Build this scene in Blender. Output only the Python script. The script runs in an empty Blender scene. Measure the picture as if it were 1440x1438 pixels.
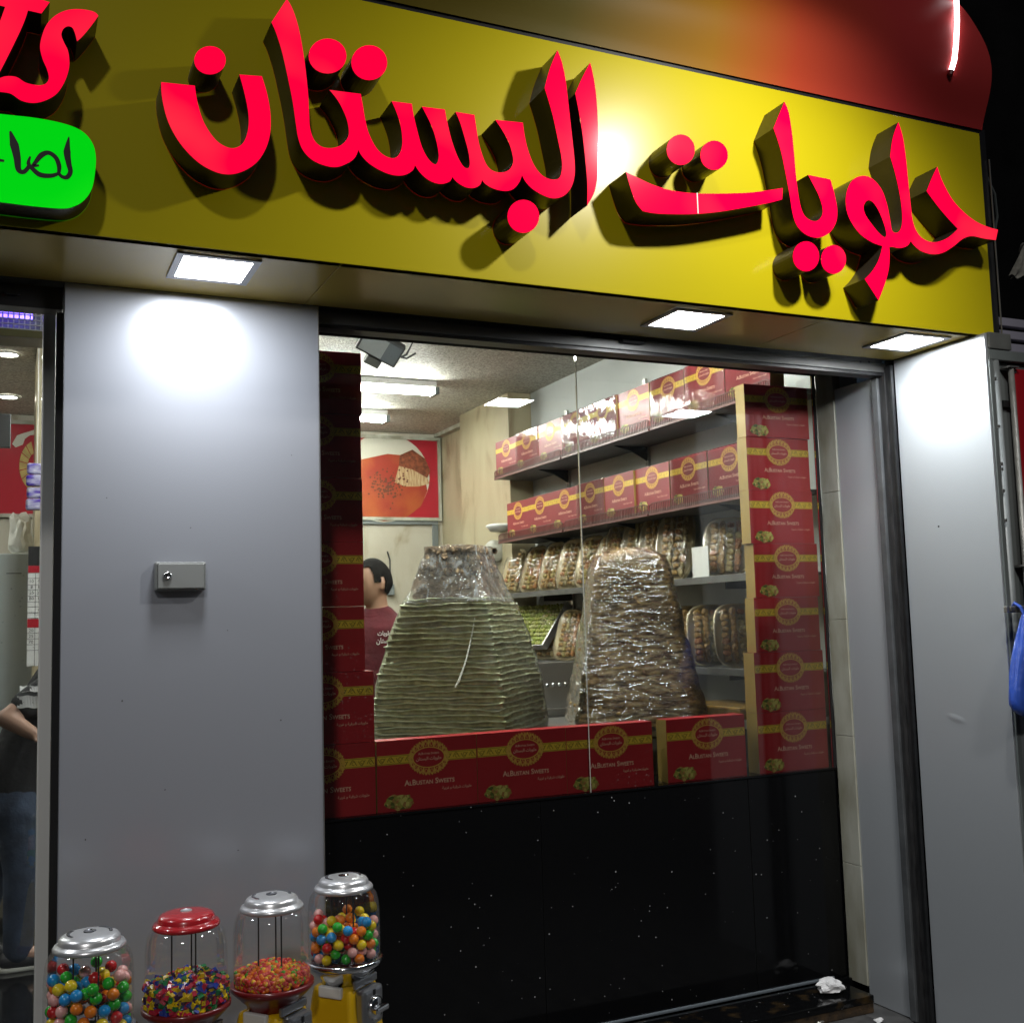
import bpy, bmesh, math, random
import numpy as np
from mathutils import Vector, Matrix
from mathutils.geometry import tessellate_polygon
random.seed(7); rng = np.random.default_rng(7)
S = bpy.context.scene
COL = S.collection
PI = math.pi
# ------------------------------------------------------------------ camera
FPX, YAW, PITCH, ROLL = 1553.6, math.radians(24.793), math.radians(5.717), math.radians(-1.666)
CAM = np.array([0.0, -3.4, 1.55])
def cam_axes():
    cy, sy, cp, sp = math.cos(YAW), math.sin(YAW), math.cos(PITCH), math.sin(PITCH)
    f = np.array([sy*cp, cy*cp, sp]); r = np.array([cy, -sy, 0.0]); u = np.cross(r, f)
    cr, sr = math.cos(ROLL), math.sin(ROLL)
    return cr*r + sr*u, -sr*r + cr*u, f
AR, AU, AF = cam_axes()
cd = bpy.data.cameras.new('camera'); cam = bpy.data.objects.new('camera', cd); COL.objects.link(cam)
cam.matrix_world = Matrix(((AR[0], AU[0], -AF[0], CAM[0]), (AR[1], AU[1], -AF[1], CAM[1]), (AR[2], AU[2], -AF[2], CAM[2]), (0, 0, 0, 1)))
cd.sensor_width = 36; cd.lens = FPX/1440*36; cd.clip_start = .05; cd.clip_end = 500
S.camera = cam
# ------------------------------------------------------------------ night sky, added street fill light, street lamp, exposure
W = bpy.data.worlds.new('World'); S.world = W; W.use_nodes = True
wn = W.node_tree; sky = wn.nodes.new('ShaderNodeTexSky'); sky.sky_type = 'NISHITA'; sky.sun_disc = False
sky.sun_elevation = math.radians(34); sky.sun_rotation = math.radians(200)
wn.links.new(sky.outputs[0], wn.nodes['Background'].inputs[0]); wn.nodes['Background'].inputs[1].default_value = .0032
sl = bpy.data.lights.new('street_fill', 'SUN'); sl.energy = .60; sl.angle = .06; sl.color = (1, .97, .93); so = bpy.data.objects.new('street_fill', sl); COL.objects.link(so)  # sun lamp added in place of frontal street light, source unseen
so.rotation_euler = (math.radians(56), 0, math.radians(-20))
FLOOD = Vector((2.4, -1.6, 3.6))
fl = bpy.data.lights.new('sign_flood', 'SPOT'); fl.spot_size = math.radians(118); fl.spot_blend = 1; fl.shadow_soft_size = .06; fl.energy = 132; fl.color = (1, .97, .9)
fo = bpy.data.objects.new('sign_flood', fl); COL.objects.link(fo); fo.location = FLOOD
fo.rotation_euler = (Vector((2.1, -.43, 2.42)) - FLOOD).to_track_quat('-Z', 'Y').to_euler()
S.view_settings.view_transform = 'Standard'; S.view_settings.look = 'None'; S.view_settings.exposure = 0; S.view_settings.gamma = 1
S.render.engine = 'CYCLES'; cy = S.cycles
cy.max_bounces = 10; cy.transparent_max_bounces = 24; cy.glossy_bounces = 5; cy.diffuse_bounces = 4; cy.caustics_reflective = False; cy.caustics_refractive = False
cy.sample_clamp_indirect = 4; cy.use_denoising = True
# ------------------------------------------------------------------ pixel (photograph) -> world
def ray(x, y):
    d = AF*FPX + AR*(x-720) - AU*(y-719); return d/np.linalg.norm(d)
def onY(x, y, Y): d = ray(x, y); return Vector(CAM + d*(Y-CAM[1])/d[1])
def onX(x, y, X): d = ray(x, y); return Vector(CAM + d*(X-CAM[0])/d[0])
def onZ(x, y, Z): d = ray(x, y); return Vector(CAM + d*(Z-CAM[2])/d[2])
# ------------------------------------------------------------------ materials
MATS = {}
def mat(name, col=(.5, .5, .5), rough=.5, metal=0, coat=0, coat_rough=.1, emit=None, es=0, spec=.5, var=0, vscale=8, vstretch=(1, 1, 1), bump=0, bscale=60, col2=None, rvar=0, detail=4, sss=0):
    if name in MATS: return MATS[name]
    m = bpy.data.materials.new(name); m.use_nodes = True; nt = m.node_tree; N = nt.nodes; L = nt.links
    b = N['Principled BSDF']; I = b.inputs
    I['Base Color'].default_value = (*col, 1); I['Roughness'].default_value = rough; I['Metallic'].default_value = metal
    I['Coat Weight'].default_value = coat; I['Coat Roughness'].default_value = coat_rough; I['Specular IOR Level'].default_value = spec
    if emit: I['Emission Color'].default_value = (*emit, 1); I['Emission Strength'].default_value = es
    if sss: I['Subsurface Weight'].default_value = sss; I['Subsurface Radius'].default_value = (.01, .004, .002)
    if var or bump or rvar:
        tc = N.new('ShaderNodeTexCoord'); mp = N.new('ShaderNodeMapping'); mp.inputs['Scale'].default_value = vstretch
        L.new(tc.outputs['Object'], mp.inputs[0])
    if var or rvar:
        nz = N.new('ShaderNodeTexNoise'); nz.inputs['Scale'].default_value = vscale; nz.inputs['Detail'].default_value = detail; L.new(mp.outputs[0], nz.inputs[0])
        if var:
            cr = N.new('ShaderNodeValToRGB'); c2 = col2 or tuple(c*(1-var) for c in col)
            cr.color_ramp.elements[0].position = .35; cr.color_ramp.elements[1].position = .68
            cr.color_ramp.elements[0].color = (*c2, 1); cr.color_ramp.elements[1].color = (*col, 1)
            L.new(nz.outputs[0], cr.inputs[0]); L.new(cr.outputs[0], I['Base Color'])
        if rvar:
            mr = N.new('ShaderNodeMapRange'); mr.inputs[3].default_value = max(0, rough-rvar); mr.inputs[4].default_value = rough+rvar
            L.new(nz.outputs[0], mr.inputs[0]); L.new(mr.outputs[0], I['Roughness'])
    if bump:
        n2 = N.new('ShaderNodeTexNoise'); n2.inputs['Scale'].default_value = bscale; n2.inputs['Detail'].default_value = 3; L.new(mp.outputs[0], n2.inputs[0])
        bp = N.new('ShaderNodeBump'); bp.inputs['Strength'].default_value = bump; bp.inputs['Distance'].default_value = .01
        L.new(n2.outputs[0], bp.inputs['Height']); L.new(bp.outputs[0], I['Normal'])
    MATS[name] = m; return m
def film(name, rough=.05, ior=1.45, tint=(1, 1, 1), haze=0, bump=0, bscale=30, stretch=(1, 1, 1), distort=0, specks=0, boost=0, gain=1.4):
    """thin clear sheet: transparent body, Fresnel gloss, a little white scatter in the creases"""
    if name in MATS: return MATS[name]
    m = bpy.data.materials.new(name); m.use_nodes = True; nt = m.node_tree; N = nt.nodes; L = nt.links
    N.remove(N['Principled BSDF']); out = N['Material Output']
    tr = N.new('ShaderNodeBsdfTransparent'); tr.inputs[0].default_value = (*tint, 1)
    gl = N.new('ShaderNodeBsdfGlossy'); gl.inputs['Roughness'].default_value = rough; gl.inputs['Color'].default_value = (1, 1, 1, 1)
    fr = N.new('ShaderNodeFresnel'); fr.inputs[0].default_value = ior
    fac = fr.outputs[0]
    if boost:
        ad = N.new('ShaderNodeMath'); ad.operation = 'MULTIPLY_ADD'; ad.inputs[1].default_value = gain; ad.inputs[2].default_value = boost; ad.use_clamp = True
        L.new(fac, ad.inputs[0]); fac = ad.outputs[0]
    mx = N.new('ShaderNodeMixShader'); L.new(fac, mx.inputs[0]); L.new(tr.outputs[0], mx.inputs[1]); L.new(gl.outputs[0], mx.inputs[2]); last = mx
    if bump or haze or specks:
        tc = N.new('ShaderNodeTexCoord'); mp = N.new('ShaderNodeMapping'); mp.inputs['Scale'].default_value = stretch; L.new(tc.outputs['Object'], mp.inputs[0])
        nz = N.new('ShaderNodeTexNoise'); nz.inputs['Scale'].default_value = bscale; nz.inputs['Detail'].default_value = 5; nz.inputs['Distortion'].default_value = distort; L.new(mp.outputs[0], nz.inputs[0])
        if bump:
            bp = N.new('ShaderNodeBump'); bp.inputs['Strength'].default_value = bump; bp.inputs['Distance'].default_value = .02
            L.new(nz.outputs[0], bp.inputs['Height']); L.new(bp.outputs[0], gl.inputs['Normal']); L.new(bp.outputs[0], fr.inputs['Normal'])
        if haze:
            df = N.new('ShaderNodeBsdfDiffuse'); df.inputs[0].default_value = (.8, .8, .8, 1)
            cr = N.new('ShaderNodeMapRange'); cr.inputs[1].default_value = .5; cr.inputs[2].default_value = .75; cr.inputs[3].default_value = haze*.15; cr.inputs[4].default_value = haze
            L.new(nz.outputs[0], cr.inputs[0]); m2 = N.new('ShaderNodeMixShader'); L.new(cr.outputs[0], m2.inputs[0]); L.new(last.outputs[0], m2.inputs[1]); L.new(df.outputs[0], m2.inputs[2]); last = m2
        if specks:
            vo = N.new('ShaderNodeTexVoronoi'); vo.inputs['Scale'].default_value = specks; L.new(tc.outputs['Object'], vo.inputs['Vector'])
            lt = N.new('ShaderNodeMath'); lt.operation = 'LESS_THAN'; lt.inputs[1].default_value = .11; L.new(vo.outputs['Distance'], lt.inputs[0])
            n3 = N.new('ShaderNodeTexNoise'); n3.inputs['Scale'].default_value = 3; L.new(tc.outputs['Object'], n3.inputs[0])
            g3 = N.new('ShaderNodeMapRange'); g3.inputs[1].default_value = .5; g3.inputs[2].default_value = .7; g3.inputs[4].default_value = .2; L.new(n3.outputs[0], g3.inputs[0])
            ml = N.new('ShaderNodeMath'); ml.operation = 'MULTIPLY'; L.new(lt.outputs[0], ml.inputs[0]); L.new(g3.outputs[0], ml.inputs[1])
            d2 = N.new('ShaderNodeBsdfDiffuse'); d2.inputs[0].default_value = (.7, .7, .68, 1)
            m3 = N.new('ShaderNodeMixShader'); L.new(ml.outputs[0], m3.inputs[0]); L.new(last.outputs[0], m3.inputs[1]); L.new(d2.outputs[0], m3.inputs[2]); last = m3
    L.new(last.outputs[0], out.inputs[0]); MATS[name] = m; return m
def nodes_of(m): return m.node_tree.nodes, m.node_tree.links, m.node_tree.nodes['Principled BSDF']
# ------------------------------------------------------------------ mesh helpers
class MB:
    def __init__(s): s.v = []; s.f = []; s.m = []; s.cur = 0; s.smooth = []; s.sm = False
    def add(s, vs, fs):
        o = len(s.v); s.v += [tuple(v) for v in vs]
        for f in fs: s.f.append(tuple(i+o for i in f)); s.m.append(s.cur); s.smooth.append(s.sm)
        return s
    def box(s, x0, x1, y0, y1, z0, z1):
        v = [(x0, y0, z0), (x1, y0, z0), (x1, y1, z0), (x0, y1, z0), (x0, y0, z1), (x1, y0, z1), (x1, y1, z1), (x0, y1, z1)]
        return s.add(v, [(0, 3, 2, 1), (4, 5, 6, 7), (0, 1, 5, 4), (1, 2, 6, 5), (2, 3, 7, 6), (3, 0, 4, 7)])
    def bbox(s, x0, x1, y0, y1, z0, z1, b=.003):
        """box with chamfered edges"""
        bm = bmesh.new(); bmesh.ops.create_cube(bm, size=1)
        for v in bm.verts: v.co = ((x0+x1)/2+v.co.x*(x1-x0), (y0+y1)/2+v.co.y*(y1-y0), (z0+z1)/2+v.co.z*(z1-z0))
        bmesh.ops.bevel(bm, geom=bm.edges[:], offset=b, segments=2, profile=.5, affect='EDGES')
        bm.verts.index_update(); s.add([v.co for v in bm.verts], [[v.index for v in f.verts] for f in bm.faces]); bm.free(); return s
    def quad(s, a, b, c, d): return s.add([a, b, c, d], [(0, 1, 2, 3)])
    def lathe(s, prof, n=32, c=(0, 0, 0), cap=False):
        vs = []; fs = []; k = len(prof)
        for i in range(n):
            a = 2*PI*i/n
            for r, z in prof: vs.append((c[0]+r*math.cos(a), c[1]+r*math.sin(a), c[2]+z))
        for i in range(n):
            for j in range(k-1):
                a = i*k+j; b = ((i+1) % n)*k+j; fs.append((a, b, b+1, a+1))
        if cap: fs.append(tuple(i*k for i in range(n))[::-1]); fs.append(tuple(i*k+k-1 for i in range(n)))
        return s.add(vs, fs)
    def tube(s, pts, r, n=8, cap=True):
        pts = [Vector(p) for p in pts]; rs = r if isinstance(r, (list, tuple)) else [r]*len(pts)
        vs = []; fs = []; up = None
        for i, p in enumerate(pts):
            t = (pts[min(i+1, len(pts)-1)]-pts[max(i-1, 0)]).normalized()
            if up is None: up = t.orthogonal().normalized()
            up = (up - t*up.dot(t)).normalized(); w = t.cross(up)
            for k in range(n):
                a = 2*PI*k/n; vs.append(p + (up*math.cos(a)+w*math.sin(a))*rs[i])
        for i in range(len(pts)-1):
            for k in range(n): fs.append((i*n+k, i*n+(k+1) % n, (i+1)*n+(k+1) % n, (i+1)*n+k))
        if cap: fs.append(tuple(range(n))[::-1]); fs.append(tuple(range((len(pts)-1)*n, len(pts)*n)))
        return s.add(vs, fs)
    def mesh(s, name, mats):
        me = bpy.data.meshes.new(name); me.from_pydata(s.v, [], s.f)
        for m in (mats if isinstance(mats, (list, tuple)) else [mats]): me.materials.append(m)
        me.polygons.foreach_set('material_index', s.m); me.polygons.foreach_set('use_smooth', s.smooth); me.update(); return me
    def obj(s, name, mats, parent=None, **tags): return link(name, s.mesh(name, mats), parent, **tags)
def link(name, data, parent=None, loc=None, rot=None, label=None, cat=None, group=None, kind=None):
    o = bpy.data.objects.new(name, data); COL.objects.link(o)
    if parent is not None: o.parent = parent
    if loc is not None: o.location = loc
    if rot is not None: o.rotation_euler = rot
    if label: o['label'] = label
    if cat: o['category'] = cat
    if group: o['group'] = group
    if kind: o['kind'] = kind
    return o
def thing(name, label, cat, loc=(0, 0, 0), rz=0, group=None): return link(name, None, None, loc, (0, 0, rz), label, cat, group)
def copy_tree(o, parent=None):
    c = o.copy(); COL.objects.link(c)
    if parent is not None: c.parent = parent; c.matrix_parent_inverse = o.matrix_parent_inverse
    for ch in list(o.children): copy_tree(ch, c)
    return c
def bx(*a, b=0):
    m = MB(); m.bbox(*a, b=b) if b else m.box(*a); return m
# ------------------------------------------------------------------ the palette
M_silver = mat('silver_composite', (.415, .435, .49), .28, .45)
M_silver2 = mat('light_composite', (.47, .50, .53), .33, .40)
M_yellow = mat('yellow_composite', (.56, .470, .007), .28, 0, spec=.28, coat=.35, coat_rough=.07, var=.05, vscale=1.5)
M_soffit = mat('champagne_composite', (.50, .36, .08), .22, .1, var=.08, vscale=2)
M_black = mat('black_paint', (.012, .012, .013), .4)
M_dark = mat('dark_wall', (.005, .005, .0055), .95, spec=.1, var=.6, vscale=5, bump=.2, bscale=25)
M_steel = mat('galvanised_steel', (.16, .16, .155), .45, .5, var=.35, vscale=7, vstretch=(.3, 1, 1))
M_alu = mat('aluminium', (.5, .49, .47), .3, .9)
M_chrome = mat('chrome', (.72, .73, .75), .13, 1, rvar=.05, vscale=20)
M_lidsil = mat('cast_silver', (.66, .67, .69), .30, .65, rvar=.06, vscale=25)
M_rodm = mat('dark_rod', (.05, .05, .05), .4, .5)
M_black_gran = mat('dark_plain', (.01, .01, .011), .15)
M_letter_side = mat('letter_return', (.045, .035, .025), .35, .3, var=.3, vscale=10)
M_cream = mat('cream_trim', (.42, .42, .36), .5, var=.45, vscale=9, vstretch=(1, 1, .35), col2=(.24, .23, .17))
M_greypaint = mat('grey_paint', (.16, .18, .18), .45, .1, var=.25, vscale=6, vstretch=(1, 1, .3))
M_redpanel = mat('red_panel', (.30, .006, .012), .4, var=.15, vscale=3)
M_white = mat('white_plastic', (.72, .72, .70), .4)
M_paper = mat('white_paper', (.6, .6, .6), .8, var=.15, vscale=30)
M_shelfwall = mat('grey_wall', (.50, .52, .51), .6, var=.08, vscale=3)
M_ceil = mat('ceiling_paint', (.70, .68, .60), .6, var=.55, vscale=70, bump=.8, bscale=90)
M_wood_edge = mat('wine_lip', (.10, .03, .025), .4)
M_poster_red = mat('poster_red', (.34, .010, .022), .35)
M_skin = mat('skin', (.42, .24, .16), .5, var=.12, vscale=20)
M_skinB = mat('skin_b', (.36, .21, .15), .5, var=.12, vscale=20)
M_hair = mat('black_hair', (.006, .005, .0045), .75, spec=.2, bump=.8, bscale=260)
M_polo = mat('maroon_polo', (.095, .005, .012), .85, var=.3, vscale=12, bump=.9, bscale=14)
M_tee = mat('black_tee', (.012, .012, .014), .9, var=.3, vscale=12, bump=.9, bscale=14)
M_tee2 = mat('grey_tee', (.055, .055, .06), .9, var=.3, vscale=12)
M_jeans = mat('blue_jeans', (.045, .065, .11), .9, var=.5, vscale=9, bump=.8, bscale=16)
M_red_cast = mat('red_enamel', (.40, .012, .018), .25, coat=.6, coat_rough=.08)
M_dkred = mat('dark_red_enamel', (.16, .008, .010), .3, coat=.5, coat_rough=.1)
M_yel_cast = mat('yellow_enamel', (.72, .44, .008), .3, coat=.5, coat_rough=.1)
M_glass = film('window_glass', rough=.0, ior=1.4, tint=(.93, .95, .93), specks=55)
M_globe = film('globe_plastic', rough=.04, ior=1.3, tint=(.985, .98, .97), haze=.06, bump=.03, bscale=6, boost=.03, gain=.28)
M_blue = film('blue_bag_film', rough=.2)
# granite: black with a few pale flakes
def granite(name, dirt=False):
    m = mat(name, (.008, .008, .009), .10, rvar=.07, vscale=5, spec=.30); N, L, b = nodes_of(m)
    tc = N.new('ShaderNodeTexCoord'); vo = N.new('ShaderNodeTexVoronoi'); vo.inputs['Scale'].default_value = 44; L.new(tc.outputs['Object'], vo.inputs['Vector'])
    nz = N.new('ShaderNodeTexNoise'); nz.inputs['Scale'].default_value = 60; L.new(tc.outputs['Object'], nz.inputs[0])
    ad = N.new('ShaderNodeMath'); ad.operation = 'MULTIPLY_ADD'; ad.inputs[1].default_value = .09; L.new(nz.outputs[0], ad.inputs[0]); L.new(vo.outputs['Distance'], ad.inputs[2])
    wn_ = N.new('ShaderNodeTexWhiteNoise'); L.new(vo.outputs['Position'], wn_.inputs[0])
    sz = N.new('ShaderNodeMapRange'); sz.inputs[1].default_value = .55; sz.inputs[2].default_value = 1; sz.inputs[3].default_value = -.02; sz.inputs[4].default_value = .17; L.new(wn_.outputs[0], sz.inputs[0])
    lt = N.new('ShaderNodeMath'); lt.operation = 'LESS_THAN'; L.new(ad.outputs[0], lt.inputs[0]); L.new(sz.outputs[0], lt.inputs[1])
    mx = N.new('ShaderNodeMix'); mx.data_type = 'RGBA'; mx.inputs[6].default_value = (.0035, .0036, .004, 1); mx.inputs[7].default_value = (.30, .30, .31, 1)
    L.new(lt.outputs[0], mx.inputs[0]); res = mx.outputs[2]
    if dirt:
        n2 = N.new('ShaderNodeTexNoise'); n2.inputs['Scale'].default_value = 9; n2.inputs['Detail'].default_value = 8; L.new(tc.outputs['Object'], n2.inputs[0])
        r2 = N.new('ShaderNodeMapRange'); r2.inputs[1].default_value = .56; r2.inputs[2].default_value = .85; L.new(n2.outputs[0], r2.inputs[0])
        m2 = N.new('ShaderNodeMix'); m2.data_type = 'RGBA'; m2.inputs[7].default_value = (.09, .055, .02, 1); L.new(res, m2.inputs[6]); L.new(r2.outputs[0], m2.inputs[0]); res = m2.outputs[2]
        b.inputs['Roughness'].default_value = .3
    L.new(res, b.inputs['Base Color']); return m
M_granite = granite('black_granite'); M_granite_d = granite('dirty_granite', True)
def marble(name, c1, c2):
    m = mat(name, c1, .3); N, L, b = nodes_of(m)
    tc = N.new('ShaderNodeTexCoord'); mp = N.new('ShaderNodeMapping'); mp.inputs['Scale'].default_value = (1.6, 1.6, .7); L.new(tc.outputs['Object'], mp.inputs[0])
    nz = N.new('ShaderNodeTexNoise'); nz.inputs['Scale'].default_value = 2.2; nz.inputs['Detail'].default_value = 9; nz.inputs['Distortion'].default_value = 1.1; L.new(mp.outputs[0], nz.inputs[0])
    cr = N.new('ShaderNodeValToRGB'); e = cr.color_ramp.elements; e[0].position = .3; e[1].position = .62; e[0].color = (*c2, 1); e[1].color = (*c1, 1)
    x = e.new(.46); x.color = tuple(a*.8+b_*.2 for a, b_ in zip(c1, c2))+(1,)
    L.new(nz.outputs[0], cr.inputs[0]); L.new(cr.outputs[0], b.inputs['Base Color']); return m
M_marble = marble('beige_marble', (.40, .35, .23), (.20, .15, .08))
M_marble2 = marble('pale_marble', (.44, .41, .34), (.24, .20, .13))
def light_mat(name, col, s):
    return mat(name, (.8, .8, .8), .5, emit=col, es=s)
M_led = light_mat('led_diffuser', (.95, .98, 1), 118)
M_tubeL = light_mat('fluorescent_tube', (.98, .99, .93), 152)
M_down = light_mat('downlight_lamp', (1, .93, .8), 40)
M_uv = light_mat('violet_tube', (.13, .06, 1), 9)
M_neon = light_mat('white_neon', (1, .97, 1), 6)
# lit acrylic: brighter where the diodes sit behind the face
def acrylic(name, c_dim, c_hot, s, scale):
    m = mat(name, tuple(c*.6 for c in c_dim), .12, coat=0, spec=.22); N, L, b = nodes_of(m)
    tc = N.new('ShaderNodeTexCoord'); nz = N.new('ShaderNodeTexNoise'); nz.inputs['Scale'].default_value = scale; nz.inputs['Detail'].default_value = 1; L.new(tc.outputs['Object'], nz.inputs[0])
    cr = N.new('ShaderNodeValToRGB'); e = cr.color_ramp.elements; e[0].position = .52; e[1].position = .8; e[0].color = (*c_dim, 1); e[1].color = (*c_hot, 1)
    L.new(nz.outputs[0], cr.inputs[0]); L.new(cr.outputs[0], b.inputs['Emission Color']); b.inputs['Emission Strength'].default_value = s; return m
M_redlit = acrylic('lit_red_acrylic', (1, .0, .040), (1, .022, .05), 1.05, 5)
M_greenlit = acrylic('lit_green_acrylic', (.0, .62, .006), (.01, .75, .01), .95, 3)
# ------------------------------------------------------------------ ground and shell of the building
MB().box(-40, 40, -60, 60, -.4, -.075).obj('ground', mat('asphalt', (.045, .045, .047), .7, var=.4, vscale=6, bump=.3, bscale=40), kind='structure')
# dark terrazzo tiles outside the window
pv = link('pavement', None, kind='structure')
M_tile = mat('street_tile', (.10, .10, .10), .5, var=.5, vscale=12, rvar=.15)
tile = bx(.002, .398, .002, .398, -.1, 0, b=.003).mesh('paving_tile', M_tile)
for i in range(-3, 12):
    for j in range(-5, 2):
        link('paving_tile', tile, pv, (i*.4, j*.4+.1, -.072+random.uniform(-.0015, .0015)))
def shop_floor_mat():
    m = granite('floor_granite'); N, L, b = nodes_of(m); b.inputs['Roughness'].default_value = .12; return m
MB().box(-3, 3.4, .46, 5.44, -.06, 0).obj('shop_floor', shop_floor_mat(), kind='structure')
MB().box(-3, 3.5, .52, 5.5, 3.18, 3.3).obj('ceiling', M_ceil, kind='structure')
MB().box(-3, 3.5, 5.44, 5.6, 0, 3.18).obj('back_wall', M_marble2, kind='structure')
MB().box(3.42, 3.6, .52, 3.63, 0, 3.18).obj('side_wall', M_shelfwall, kind='structure')
MB().box(3.42, 3.6, 3.63, 5.44, 0, 3.18).obj('marble_side_wall', M_marble, kind='structure')
MB().box(3.24, 3.418, 3.632, 4.545, 0, 3.178).obj('pilaster', M_marble, label='beige marble pilaster at the far end of the wall shelves', cat='pilaster')
MB().box(-3.2, -3, .5, 5.5, 0, 3.18).obj('far_side_wall', M_marble2, kind='structure')
MB().box(-6, 3.42, .1, .5, 2.62, 6).obj('upper_wall', M_dark, kind='structure')
MB().box(-6, -1.6, .1, .5, -.07, 2.62).obj('left_wall', M_dark, kind='structure')
MB().box(3.66, 12, .0, .4, -.07, 7).obj('neighbour_wall', M_dark, kind='structure')
# skirting where the marble meets the ceiling
MB().box(3.36, 3.42, 4.55, 5.44, 3.15, 3.18).obj('cornice', M_cream, kind='structure')
# ------------------------------------------------------------------ sign band
SY, LT = -.43, .11          # sign face plane, depth of the letters
ZS, ZT = 2.578, 3.384
sign = thing('shop_sign', 'long yellow sign board with glowing red Arabic letters above the window', 'sign', (1.4, SY, ZS))
sign_inv = Matrix.Translation((-1.4, -SY, -ZS))
def kid(mb, name, mats, parent, world=True, **k):
    o = mb.obj(name, mats, parent, **k); o.matrix_parent_inverse = parent_inv(parent); return o
def parent_inv(p):
    M = Matrix.Identity(4)
    while p is not None:
        M = M @ Matrix.Identity(4); 
        b = p.matrix_basis.inverted()
        return b if p.parent is None else b @ Matrix.Identity(4)
    return M
def world_kid(mb, name, mats, parent, **k):
    """parts modelled in world coordinates"""
    o = mb.obj(name, mats, parent, **k)
    if parent.parent is None: o.matrix_parent_inverse = parent.matrix_basis.inverted()
    return o
def wk_link(name, data, parent, **k):
    o = link(name, data, parent, **k)
    if parent.parent is None: o.matrix_parent_inverse = parent.matrix_basis.inverted()
    return o
world_kid(bx(-2.5, 3.417, SY, SY+.03, ZS+.001, ZT, b=.0015), 'sign_panel', M_yellow, sign)
world_kid(bx(3.418, 3.45, SY+.002, SY+.3, ZS, ZT+.02), 'end_trim', M_black, sign)
world_kid(MB().tube([(3.455, SY-.004, ZS), (3.455, SY-.004, ZT-.1)], .003, 6), 'edge_wire', M_alu, sign)
world_kid(bx(-2.5, 3.417, SY+.004, SY+.03, ZT+.001, ZT+.012), 'top_trim', M_black, sign)
world_kid(MB().tube([(3.47, -.40, 3.24), (3.50, -.41, 3.16), (3.505, -.41, 3.07), (3.485, -.405, 2.99), (3.455, -.40, 2.94)], .005, 6), 'power_cable', mat('cable_grey', (.05, .06, .06), .5), sign)
def spline(pts, n=5):
    """closed outline: list of (x, y[, 1 for a corner]) -> smooth polyline"""
    P = [(float(p[0]), float(p[1]), len(p) > 2) for p in pts]; k = len(P); out = []
    for i in range(k):
        a, b = P[i], P[(i+1) % k]; z, c = P[i-1], P[(i+2) % k]
        ta = np.array([0, 0.]) if a[2] else (np.array(b[:2])-np.array(z[:2]))/2
        tb = np.array([0, 0.]) if b[2] else (np.array(c[:2])-np.array(a[:2]))/2
        A, B = np.array(a[:2]), np.array(b[:2])
        if a[2]: ta = (B-A) if b[2] else (B-A)*1.5-tb/2
        if b[2]: tb = (B-A) if a[2] else (B-A)*1.5-ta/2
        for t in np.arange(n)/n:
            h = (2*t**3-3*t**2+1)*A+(t**3-2*t**2+t)*ta+(-2*t**3+3*t**2)*B+(t**3-t**2)*tb
            out.append(h)
    return out
def R1(pts): return [(p[0]/3, p[1]/3, *p[2:]) for p in pts]
def R2(pts): return [(p[0]/3+380, p[1]/3, *p[2:]) for p in pts]
def R3(pts): return [(p[0]/2.3226+820, p[1]/2.3226+60, *p[2:]) for p in pts]
def ell(cx, cy, rx, ry, n=28): return [(cx+rx*math.cos(2*PI*i/n), cy+ry*math.sin(2*PI*i/n)) for i in range(n)]
def prism(loops, y0, y1, face_mat, side_mat, name, parent, label=None, smooth_in=True):
    """loops of (x, z) outlines, first the outer, rest holes: solid sides + glowing front face sub-part"""
    f = MB(); s = MB(); fl_ = [Vector((x, z, 0)) for lp in loops for x, z in lp]
    tris = tessellate_polygon([[Vector((x, z, 0)) for x, z in lp] for lp in loops])
    fs = []
    for t in tris:
        a, b, c = [fl_[i] for i in t]
        if (b-a).cross(c-a).z < 0: t = (t[0], t[2], t[1])
        fs.append(tuple(t))
    f.add([(v.x, y0, v.y) for v in fl_], fs)
    s.sm = False
    for lp in loops:
        n = len(lp); o = [(x, y0+.002, z) for x, z in lp]+[(x, y1, z) for x, z in lp]
        s.add(o, [(i, (i+1) % n, n+(i+1) % n, n+i) for i in range(n)])
    so_ = s.obj(name, side_mat, parent, label=label); so_.matrix_parent_inverse = parent.matrix_basis.inverted()
    fo_ = f.obj('letter_face' if name != 'badge' else 'badge_face', face_mat, so_)
    return so_
def px_loop(pts, Y): return [tuple((lambda p: (p.x, p.z))(onY(x, y, Y))) for x, y in pts]
def letter(loops, label=None):
    return prism([px_loop(l, SY-LT) for l in loops], SY-LT, SY-.001, M_redlit, M_letter_side, 'letter', sign, label)
# Arabic: nun
letter([spline(R1([(680, 347, 1), (822, 362, 1), (835, 440), (862, 520), (910, 590), (960, 622), (1000, 622), (1030, 597), (1047, 545), (1048, 480), (1033, 400), (1010, 315, 1), (1105, 322, 1), (1128, 400), (1141, 480), (1140, 560), (1120, 630), (1080, 688), (1020, 725), (960, 736), (900, 722), (830, 680), (760, 605), (710, 515), (685, 420)]))])
letter([R1(ell(886, 255, 67, 60))])
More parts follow.
